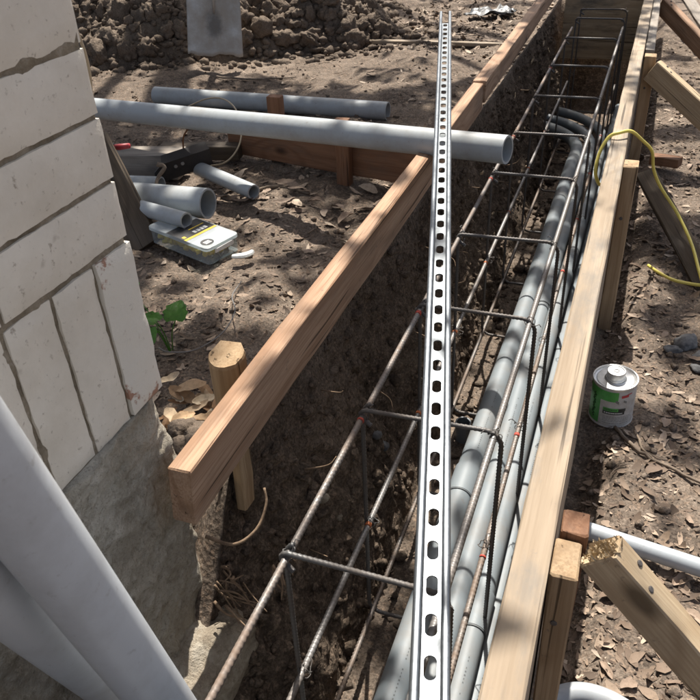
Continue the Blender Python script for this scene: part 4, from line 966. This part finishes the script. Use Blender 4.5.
for i, (x, y, sz) in enumerate(((-0.685, 0.93, 0.034), (-0.72, 0.93, 0.028), (-0.66, 0.895, 0.03), (-0.645, 0.875, 0.026), (-0.70, 0.895, 0.024))):
    o = link('soil_clod', rock_mesh(rg, M['clod'], 3, 0.5, (1.1, .9, .6)), None, (x, y, float(g_left(x, y))+sz*0.6+0.05)); o.scale = (sz,)*3; tag(o, 'crumbly pale soil clod between the rounded stake and the wall', 'clod', 'clods by the rounded stake')

# ------------------------------------------------------------------ green plant
def build_plant():
    root = empty('green_plant', (-0.918, 1.20, 0.025), 'small plant with broad green leaves beside the brick wall', 'plant')
    def leaf(c, L, W, yaw, tilt, curl):
        nu, nv = 9, 9; v = []
        for i in range(nu):
            t = i/(nu-1)
            for j in range(nv):
                s_ = 2*j/(nv-1)-1; w = W*math.sin(math.pi*min(1, 0.12+0.88*t)**0.75)**0.75*(1+0.10*math.sin(t*22))
                if i == nu-1: w = 0.003
                v.append((s_*w, L*t-0.25*L*abs(s_)*(1-t)*0.4, 0.10*abs(s_)*w*3 - curl*L*t*t + 0.003*math.sin(9*s_+7*t)))
        o = link('leaf', newmesh(v, gridq(nu, nv).tolist(), M['green'], True), root, c); o.rotation_euler = (R(tilt), 0, R(yaw)); return o
    root.scale = (0.82, 0.82, 0.95)
    leaf((-0.005, -0.065, 0.120), 0.085, 0.034, 172, -48, 0.25); leaf((-0.055, -0.030, 0.11), 0.075, 0.030, 150, -45, 0.2)
    leaf((0.010, 0.030, 0.095), 0.066, 0.034, 15, 42, 0.5); leaf((-0.22, 0.16, 0.09), 0.07, 0.032, 60, 20, 0.4); leaf((-0.03, 0.0, 0.10), 0.06, 0.028, 80, 20, 0.4)
    for p in [(-0.005, -0.065, 0.120), (-0.055, -0.030, 0.11), (0.010, 0.030, 0.095), (-0.22, 0.16, 0.09), (-0.03, 0.0, 0.10)]:
        q = smoothpath([(0, 0, 0.0), (p[0]*.4, p[1]*.4, p[2]*.7), p], 5); vv, ff = tube_arrays(q, 0.0016, 6); link('stem', newmesh(vv, ff, M['green'], True), root)
build_plant()

# ------------------------------------------------------------------ roots and twigs
def stick(name, pts, r0, r1, mat, label, cat, group=None, jit=0.0):
    p = smoothpath(pts, 5)
    if jit: p = p + np.random.default_rng(int(abs(p[0][0]*9999)) % 999).normal(0, jit, p.shape)
    return tag(tube(name, p, np.linspace(r0, r1, len(p)), M[mat], None, 7), label, cat, group)
stick('root', [(-0.515, 0.66, 0.135), (-0.475, 0.672, 0.118), (-0.452, 0.705, 0.125), (-0.447, 0.735, 0.15), (-0.455, 0.75, 0.17)], 0.0030, 0.002, 'root', 'curled pale root under the sawn end of the orange form board', 'root')
rg = np.random.default_rng(21)
for i in range(16):
    b = np.array([-0.505+rg.uniform(-.02, .02), 0.675+rg.uniform(-.03, .03), 0.02+rg.uniform(-.03, .02)]); d = np.array([rg.uniform(.01, .055), rg.uniform(-.05, .02), rg.uniform(-.06, .01)])
    stick('root', [b, b+d*.5+rg.normal(0, .006, 3), b+d+rg.normal(0, .008, 3)], rg.uniform(.0012, .003), .0008, 'root', 'frayed brown root in the tuft above the broken concrete', 'root', 'root tuft above the broken concrete')
for i in range(8):
    b = np.array([-0.452+rg.uniform(-.008, .008), 0.755+rg.uniform(-.02, .02), -0.01+rg.uniform(-.015, .015)]); d = np.array([rg.uniform(.005, .03), rg.uniform(-.03, .02), rg.uniform(-.06, -.01)])
    stick('root', [b, b+d*.5+rg.normal(0, .004, 3), b+d], .003, .0012, 'root', 'short torn root in the bank near the rebar stirrup', 'root', 'torn roots in the trench bank')
for i in range(26):
    y = rg.uniform(0.8, 4.4); z = rg.uniform(-0.33, 0.12); x = -0.475+0.05*(0.1-z)/0.5+rg.uniform(0, .015)
    d = np.array([rg.uniform(.0, .04), rg.uniform(-.06, .06), rg.uniform(-.05, .03)])
    stick('root', [(x-.03, y, z), (x+d[0]*.5, y+d[1]*.5, z+d[2]*.3), (x+d[0], y+d[1], z+d[2])], rg.uniform(.001, .0024), .0007, 'root', 'fine root sticking out of the trench bank', 'root', 'fine roots in the trench bank')
def bank_bits():
    rg = np.random.default_rng(88)
    for i in range(9):
        y = 0.85+rg.random()*2.2; t = rg.uniform(.2, .85); x, z = bank(np.array(y), np.array(t)); sz = rg.uniform(.008, .017)
        o = link('stone', rock_mesh(rg, M['concrete'] if i % 2 else M['stone'], 2, 0.3, (.8, 1.1, .8)), None, (float(x), y, float(z))); o.scale = (sz,)*3; o.rotation_euler = rg.uniform(0, 6, 3)
        tag(o, 'small stone stuck in the dark trench bank', 'stone', 'stones in the trench bank')
    for i in range(26):
        y = 1.6+rg.random()*2.6; t = rg.uniform(.08, .75); x, z = bank(np.array(y), np.array(t)); L = rg.uniform(.02, .05)
        o = board('wood_chip', (float(x)+.006, y, float(z)), (float(x)+.010+rg.normal(0, .004), y+L*rg.choice([-1, 1]), float(z)+rg.normal(0, .012)), 0.0035, rg.uniform(.006, .012), 'wood_brace', ch=0.0008, seed=500+i)
        tag(o, 'pale wood chip caught on the dark trench bank', 'wood chip', 'wood chips on the trench bank')
bank_bits()
def ground_stick(pts, r0, r1, label, group=None, lift=0.006, mat='twig', name='twig'):
    P = [(x, y, float(gz(x, y))+lift) for x, y in pts]; return stick(name, P, r0, r1, mat, label, 'twig', group, 0.0012)
ground_stick([(0.060, 1.405), (0.105, 1.345), (0.16, 1.31), (0.235, 1.275), (0.36, 1.24)], 0.0042, 0.003, 'long dark twig on the leaf litter near the can')
ground_stick([(0.10, 1.40), (0.125, 1.345), (0.15, 1.315)], 0.003, 0.0014, 'short forked twig beside the long dark twig')
ground_stick([(-1.30, 2.20), (-1.22, 2.16), (-1.12, 2.20), (-0.98, 2.17)], 0.008, 0.005, 'knobby brown stick lying before the red brown board')
ground_stick([(-2.05, 3.5), (-1.85, 3.52), (-1.65, 3.60)], 0.006, 0.003, 'crooked grey stick on the soil near the shovel')
ground_stick([(-1.95, 3.15), (-1.75, 3.22), (-1.6, 3.21)], 0.007, 0.004, 'pale stick on the soil behind the grey pipes')
stick('twig', [(-1.455, 2.03, 0.145), (-1.43, 2.03, 0.135), (-1.445, 1.995, 0.10), (-1.40, 1.93, 0.075)], 0.008, 0.005, 'twig', 'bent dry twig hanging over the black metal plate', 'twig', None, 0.001)
for i in range(46):
    if i < 22: x, y = rg.uniform(0.04, 0.34), rg.uniform(0.75, 4.2)
    else: x, y = rg.uniform(-2.6, -0.6), rg.uniform(1.05, 4.4)
    L = rg.uniform(0.03, 0.10); a = rg.uniform(0, 6.28)
    ground_stick([(x, y), (x+L*.5*math.cos(a), y+L*.5*math.sin(a)), (x+L*math.cos(a+.3), y+L*math.sin(a+.3))], rg.uniform(.0012, .0024), .0008, 'thin dry twig on the soil right of the trench' if i < 22 else 'thin dry twig on the soil left of the trench', 'small twigs right of the trench' if i < 22 else 'small twigs left of the trench')

# ------------------------------------------------------------------ leaves
def leaf_grid(L, W, fold, curl, twist, seed, nu=8, nv=5):
    rg = np.random.default_rng(seed); v = []
    jag = rg.uniform(.72, 1.18, (nu, 2)); bend = rg.normal(0, .16)
    for i in range(nu):
        t = i/(nu-1); w = W*(math.sin(math.pi*(0.04+0.92*t**0.85)))**0.8
        for j in range(nv):
            s_ = 2*j/(nv-1)-1; x = s_*w*jag[i, int(s_ > 0)] + bend*L*(t-.5)**2; z = fold*abs(s_)*w + curl*L*(t-.5)**2 + twist*s_*w*(t-.5) + rg.normal(0, 0.012*L)
            v.append((x, L*(t-.5), z))
    v = np.array(v); v[:, 2] -= v[:, 2].min(); return v, gridq(nu, nv)
def build_leaves():
    ms = {}
    for mt in ('leaf_one', 'leaf_tan'):
        ms[mt] = []
        for k in range(7):
            r_ = np.random.default_rng(k+60); v, q = leaf_grid(1.0, r_.uniform(.13, .27), r_.uniform(-.6, .9), r_.uniform(-.7, 1.3), r_.uniform(-1.6, 1.6), k)
            ms[mt].append(newmesh(v, q.tolist(), M[mt], True))
    rg = np.random.default_rng(33)
    def put(x, y, L, label, group, mt='leaf_one', lift=0.002):
        o = link('dry_leaf', ms[mt][int(rg.integers(7))], None, (x, y, float(gz(x, y))+lift)); o.scale = (L*rg.uniform(.8, 1.2), L, L*rg.uniform(.5, 1.0))
        o.rotation_euler = (rg.normal(0, .2), rg.normal(0, .2), rg.uniform(0, 6.28)); tag(o, label, 'leaf', group)
    for i in range(120):       # right of the trench
        y = 0.62+3.2*rg.random()**1.7; x = rg.uniform(0.03, 0.20+0.06*y)
        if (x-0.046)**2+(y-1.452)**2 < 0.065**2: continue
        put(x, y, rg.uniform(0.022, 0.052), 'dry brown leaf on the soil right of the trench', 'dry leaves right of the trench')
    for i in range(34):        # heap beside the rounded stake
        x = rg.normal(-0.755, 0.045); y = rg.normal(1.02, 0.045)
        if x > -0.66: x = -0.67-rg.uniform(0, .06)
        put(x, y, rg.uniform(0.045, 0.075), 'tan leaf in the leaf drift between the wall and the rounded stake', 'leaf drift by the rounded stake', 'leaf_tan', rg.uniform(.01, .05))
    drift = lambda x, y: float(noise3(x*2.4, y*2.4, 55.0)) + 0.25*rg.normal() > 0.12
    for i in range(170):       # left ground
        y = 1.1+3.3*rg.random()**1.3; x = -0.62-rg.random()*(0.75*y-0.2)
        if not drift(x, y) or 2.5 < y < 3.5 and rg.random() < .7: continue
        if -1.3 < x < -0.98 and 1.58 < y < 1.8: continue
        put(x, y, rg.uniform(0.028, 0.060), 'dry brown leaf on the soil left of the trench', 'dry leaves left of the trench')
    for i in range(45):        # strip before the red brown board
        x = rg.uniform(-1.3, -0.6); y = rg.uniform(2.0, 2.28)
        put(x, y, rg.uniform(0.04, 0.08), 'curled leaf in the litter before the red brown board', 'leaves before the red brown board', 'leaf_one', rg.uniform(.0, .02))
    # uncountable fragments
    tpl = [leaf_grid(1.0, .22, .3, .5, .4, 100+k, 4, 3) for k in range(6)]; nvt = 12
    def scatter(n, xf, yf, size, zf, name, label, dr=0.85):
        V = []; Q = []
        for i in range(n):
            y = yf(); x = xf(y)
            if rg.random() < dr and float(noise3(x*2.4, y*2.4, 55.0))+0.3*rg.normal() < 0.0: continue
            L = size(); v, q = tpl[int(rg.integers(6))]; v = v*np.array([L*rg.uniform(.6, 1.4), L, L*rg.uniform(.4, 1.2)])
            a = rg.uniform(0, 6.28); b = rg.normal(0, .35); ca, sa = math.cos(a), math.sin(a); cb, sb = math.cos(b), math.sin(b)
            v = v@np.array([[1, 0, 0], [0, cb, sb], [0, -sb, cb]])@np.array([[ca, sa, 0], [-sa, ca, 0], [0, 0, 1]])
            V.append(v+np.array([x, y, 0])); Q.append(q+len(Q)*nvt)
        V = np.array(V); c = V.mean(1); z = zf(c[:, 0], c[:, 1]); V[:, :, 2] += z[:, None]
        o = link(name, bigmesh(V.reshape(-1, 3), np.vstack(Q), M['leaf']), None); tag(o, label, 'leaf litter', kind='stuff')
    frag = lambda: 0.005+0.034*rg.random()**3.2
    scatter(9000, lambda y: 0.015+rg.random()**1.2*(0.30+0.05*y), lambda: 0.45+4.9*rg.random()**1.5, frag, lambda x, y: g_right(x, y)+0.001, 'leaf_litter', 'crushed dry leaf fragments over the soil right of the trench', 0.45)
    scatter(15000, lambda y: -0.56-rg.random()*(0.85*y-0.25), lambda: 0.8+4.7*rg.random()**1.25, frag, lambda x, y: g_left(x, y)+0.001, 'leaf_litter', 'crushed dry leaf fragments over the soil left of the trench')
    scatter(2600, lambda y: rg.uniform(-1.5, -0.6), lambda: rg.uniform(4.1, 6.2), lambda: 0.015+0.05*rg.random()**2, lambda x, y: g_left(x, y)+0.002, 'leaf_litter', 'pale leaf litter beyond the thin lath')
    scatter(500, lambda y: rg.uniform(-0.42, -0.08), lambda: 0.4+3.8*rg.random(), frag, lambda x, y: -0.400+0*x, 'leaf_litter', 'scattered leaf fragments on the trench floor')
    # crumbs of soil everywhere
    bmx = bmesh.new(); bmesh.ops.create_icosphere(bmx, subdivisions=1, radius=1.0)
    tco = np.array([v.co[:] for v in bmx.verts]); tfa = np.array([[v.index for v in f.verts] for f in bmx.faces]); bmx.free()
    def crumbs(n, xf, yf, size, zf, name, label, mat):
        V = []; F = []
        for i in range(n):
            y = yf(); x = xf(y); sz = size()
            c = tco*(1+.3*rg.normal(size=(12, 1)))*sz*np.array([rg.uniform(.8, 1.3), 1, rg.uniform(.5, .9)]); V.append(c+np.array([x, y, zf(x, y)+sz*.15])); F.append(tfa+12*i)
        o = link(name, bigmesh(np.vstack(V), np.vstack(F), mat)); tag(o, label, 'soil crumbs', kind='stuff')
    sz = lambda: 0.002+0.010*rg.random()**3.5
    crumbs(1300, lambda y: 0.0+rg.random()*(0.3+.05*y), lambda: 0.45+4.0*rg.random()**1.4, sz, lambda x, y: float(g_right(x, y)), 'soil_crumbs', 'small soil crumbs scattered right of the trench', M['soil'])
    crumbs(2600, lambda y: -0.54-rg.random()*(0.8*y-0.2), lambda: 0.75+4*rg.random()**1.3, lambda: 0.002+0.011*rg.random()**4, lambda x, y: float(g_left(x, y)), 'soil_crumbs', 'small soil crumbs scattered left of the trench', M['soil'])
    crumbs(1600, lambda y: rg.uniform(-0.43, -0.07), lambda: 0.3+4.2*rg.random(), lambda: 0.003+0.018*rg.random()**3, lambda x, y: -0.402, 'soil_crumbs', 'soil crumbs on the trench floor', M['clod'])
build_leaves()
def bank_crumbs():
    rg = np.random.default_rng(71); bmx = bmesh.new(); bmesh.ops.create_icosphere(bmx, subdivisions=1, radius=1.0)
    tco = np.array([v.co[:] for v in bmx.verts]); tfa = np.array([[v.index for v in f.verts] for f in bmx.faces]); bmx.free()
    n = 2600; y = 0.6+4.0*rg.random(n)**1.3; s_ = rg.uniform(0.04, 0.97, n); x, z = bank(y, s_); sz = 0.002+0.014*rg.random(n)**3
    V = tco[None]*(1+.3*rg.normal(size=(n, 12, 1)))*sz[:, None, None]*rg.uniform(.6, 1.3, (n, 1, 3)) + np.stack([x, y, z], -1)[:, None, :]
    F = tfa[None]+12*np.arange(n)[:, None, None]
    tag(link('soil_crumbs', bigmesh(V.reshape(-1, 3), F.reshape(-1, 3), M['soil_trench'])), 'soil crumbs clinging to the dark trench bank', 'soil crumbs', kind='stuff')
bank_crumbs()

# ------------------------------------------------------------------ shade tree, its crown overhead and its trunk beyond the heap
def build_tree():
    root = empty('shade_tree', (-4.6, 9.6, 0.0), 'tall leafy tree beyond the soil heap casting dappled shade', 'tree'); B = np.array([-4.6, 9.6, 0.0])
    rg = np.random.default_rng(44); S = np.array(SUN)
    # where the light gets through (plan position at ground level -> openness)
    blobs = [(-0.86, 1.42, 0.22, 0.09, 1.2), (-1.02, 1.38, 0.10, 0.06, 0.7), (-0.03, 0.9, 0.10, 0.9, 1.3), (0.16, 1.05, 0.14, 0.30, 1.1), (0.22, 0.5, 0.25, 0.30, 1.3),
             (-0.52, 0.85, 0.06, 0.32, 1.5), (-0.53, 1.5, 0.05, 0.5, 0.8), (-0.15, 0.5, 0.10, 0.5, 1.3), (-0.07, 0.35, 0.06, 0.16, 1.0), (-0.13, 0.6, 0.05, 0.15, 1.0), (-0.20, 0.87, 0.05, 0.15, 1.0), (-0.26, 1.12, 0.05, 0.15, 1.0), (-0.33, 1.40, 0.05, 0.15, 1.0), (-0.40, 1.65, 0.05, 0.15, 1.0), (-0.28, 0.05, 0.28, 0.30, 1.3), (-0.45, 1.9, 0.10, 0.5, 0.9), (-0.58, 2.5, 0.10, 0.6, 1.0),
             (-0.48, 0.55, 0.10, 0.14, 1.2), (-0.20, 2.0, 0.16, 0.42, 1.6), (-0.55, 3.2, 0.10, 0.5, 0.8), (-2.5, 3.25, 0.45, 0.22, 1.1), (-2.0, 4.1, 0.9, 0.5, 1.1), (-2.9, 4.0, 0.5, 0.5, 0.9), (-1.0, 4.9, 0.5, 0.5, 1.4),
             (-0.95, 2.0, 0.2, 0.12, 1.0), (-1.25, 1.95, 0.22, 0.14, 0.8), (-1.7, 2.25, 0.25, 0.10, 1.0), (-0.75, 1.95, 0.12, 0.10, 0.9), (0.18, 1.72, 0.12, 0.18, 0.9), (0.18, 2.42, 0.10, 0.22, -0.9), (-1.12, 1.68, 0.14, 0.10, 0.6),
             (-0.04, 2.4, 0.08, 0.8, 0.5), (0.12, 3.05, 0.16, 0.18, 1.1), (0.3, 0.45, 0.25, 0.3, 0.8), (-0.62, 0.93, 0.08, 0.08, 0.9), (-0.35, 4.15, 0.28, 0.38, -1.2), (-1.3, 2.85, 0.9, 0.40, -0.55), (-0.78, 1.72, 0.25, 0.18, -0.5), (-1.0, 1.15, 0.35, 0.14, -0.7), (0.08, 1.55, 0.10, 0.12, -0.6), (-1.6, 3.1, 0.7, 0.4, -0.3), (0.12, 2.65, 0.2, 0.15, -0.5)]
    n = 110000
    x = rg.uniform(-5.6, 1.8, n); y = rg.uniform(-1.0, 6.8, n)
    L = 0.80*fbm(x*3.6, y*3.6, 91.0, 4, 0.75) - 0.04 + 0.40*sstep(3.3, 4.2, y) + 0.14*sstep(-0.3, 0.0, x)
    for bx, by, sx, sy, a in blobs: L = L + a*np.exp(-((x-bx)/sx)**2-((y-by)/sy)**2)
    keep = rg.random(n) < 0.015+0.9*sstep(0.16, -0.04, L)
    x, y = x[keep], y[keep]; n = len(x); t = rg.uniform(3.1, 5.6, n)
    c = np.stack([x, y, np.full(n, 0.08)], -1) + S[None, :]*t[:, None]
    sz = rg.uniform(0.04, 0.085, n)
    a = rg.normal(size=(n, 3)); a /= np.linalg.norm(a, axis=1)[:, None]; b = np.cross(a, rg.normal(size=(n, 3))); b /= np.linalg.norm(b, axis=1)[:, None]
    e = 0.42*b*sz[:, None]; l = a*sz[:, None]; nn = np.cross(a, b)*sz[:, None]*0.12
    V = np.stack([c-l, c-0.1*l+e+nn, c+l, c-0.1*l-e+nn], 1).reshape(-1, 3)-B; Q = np.arange(4*n).reshape(-1, 4)
    tag(link('crown', bigmesh(V, Q, M['canopy']), root), kind='stuff')
    pts = smoothpath([(0, 0, -0.2), (0.05, -0.1, 1.6), (0.2, -0.5, 3.2), (0.6, -1.4, 4.8), (1.0, -2.4, 6.2)], 6)
    v, f = tube_arrays(pts, np.linspace(0.26, 0.13, len(pts)), 14); link('trunk', newmesh(v, f, M['bark'], True), root)
    for i in range(12):
        k = int(rg.integers(len(pts)//2, len(pts))); p0 = pts[k]; j = int(rg.integers(n)); p2 = V[4*j]; p1 = (p0+p2)/2+np.array([0, 0, 0.4])
        q = smoothpath([p0, p1, p2], 6); v, f = tube_arrays(q, np.linspace(0.07, 0.012, len(q)), 8); link('limb', newmesh(v, f, M['bark'], True), root)
build_tree()
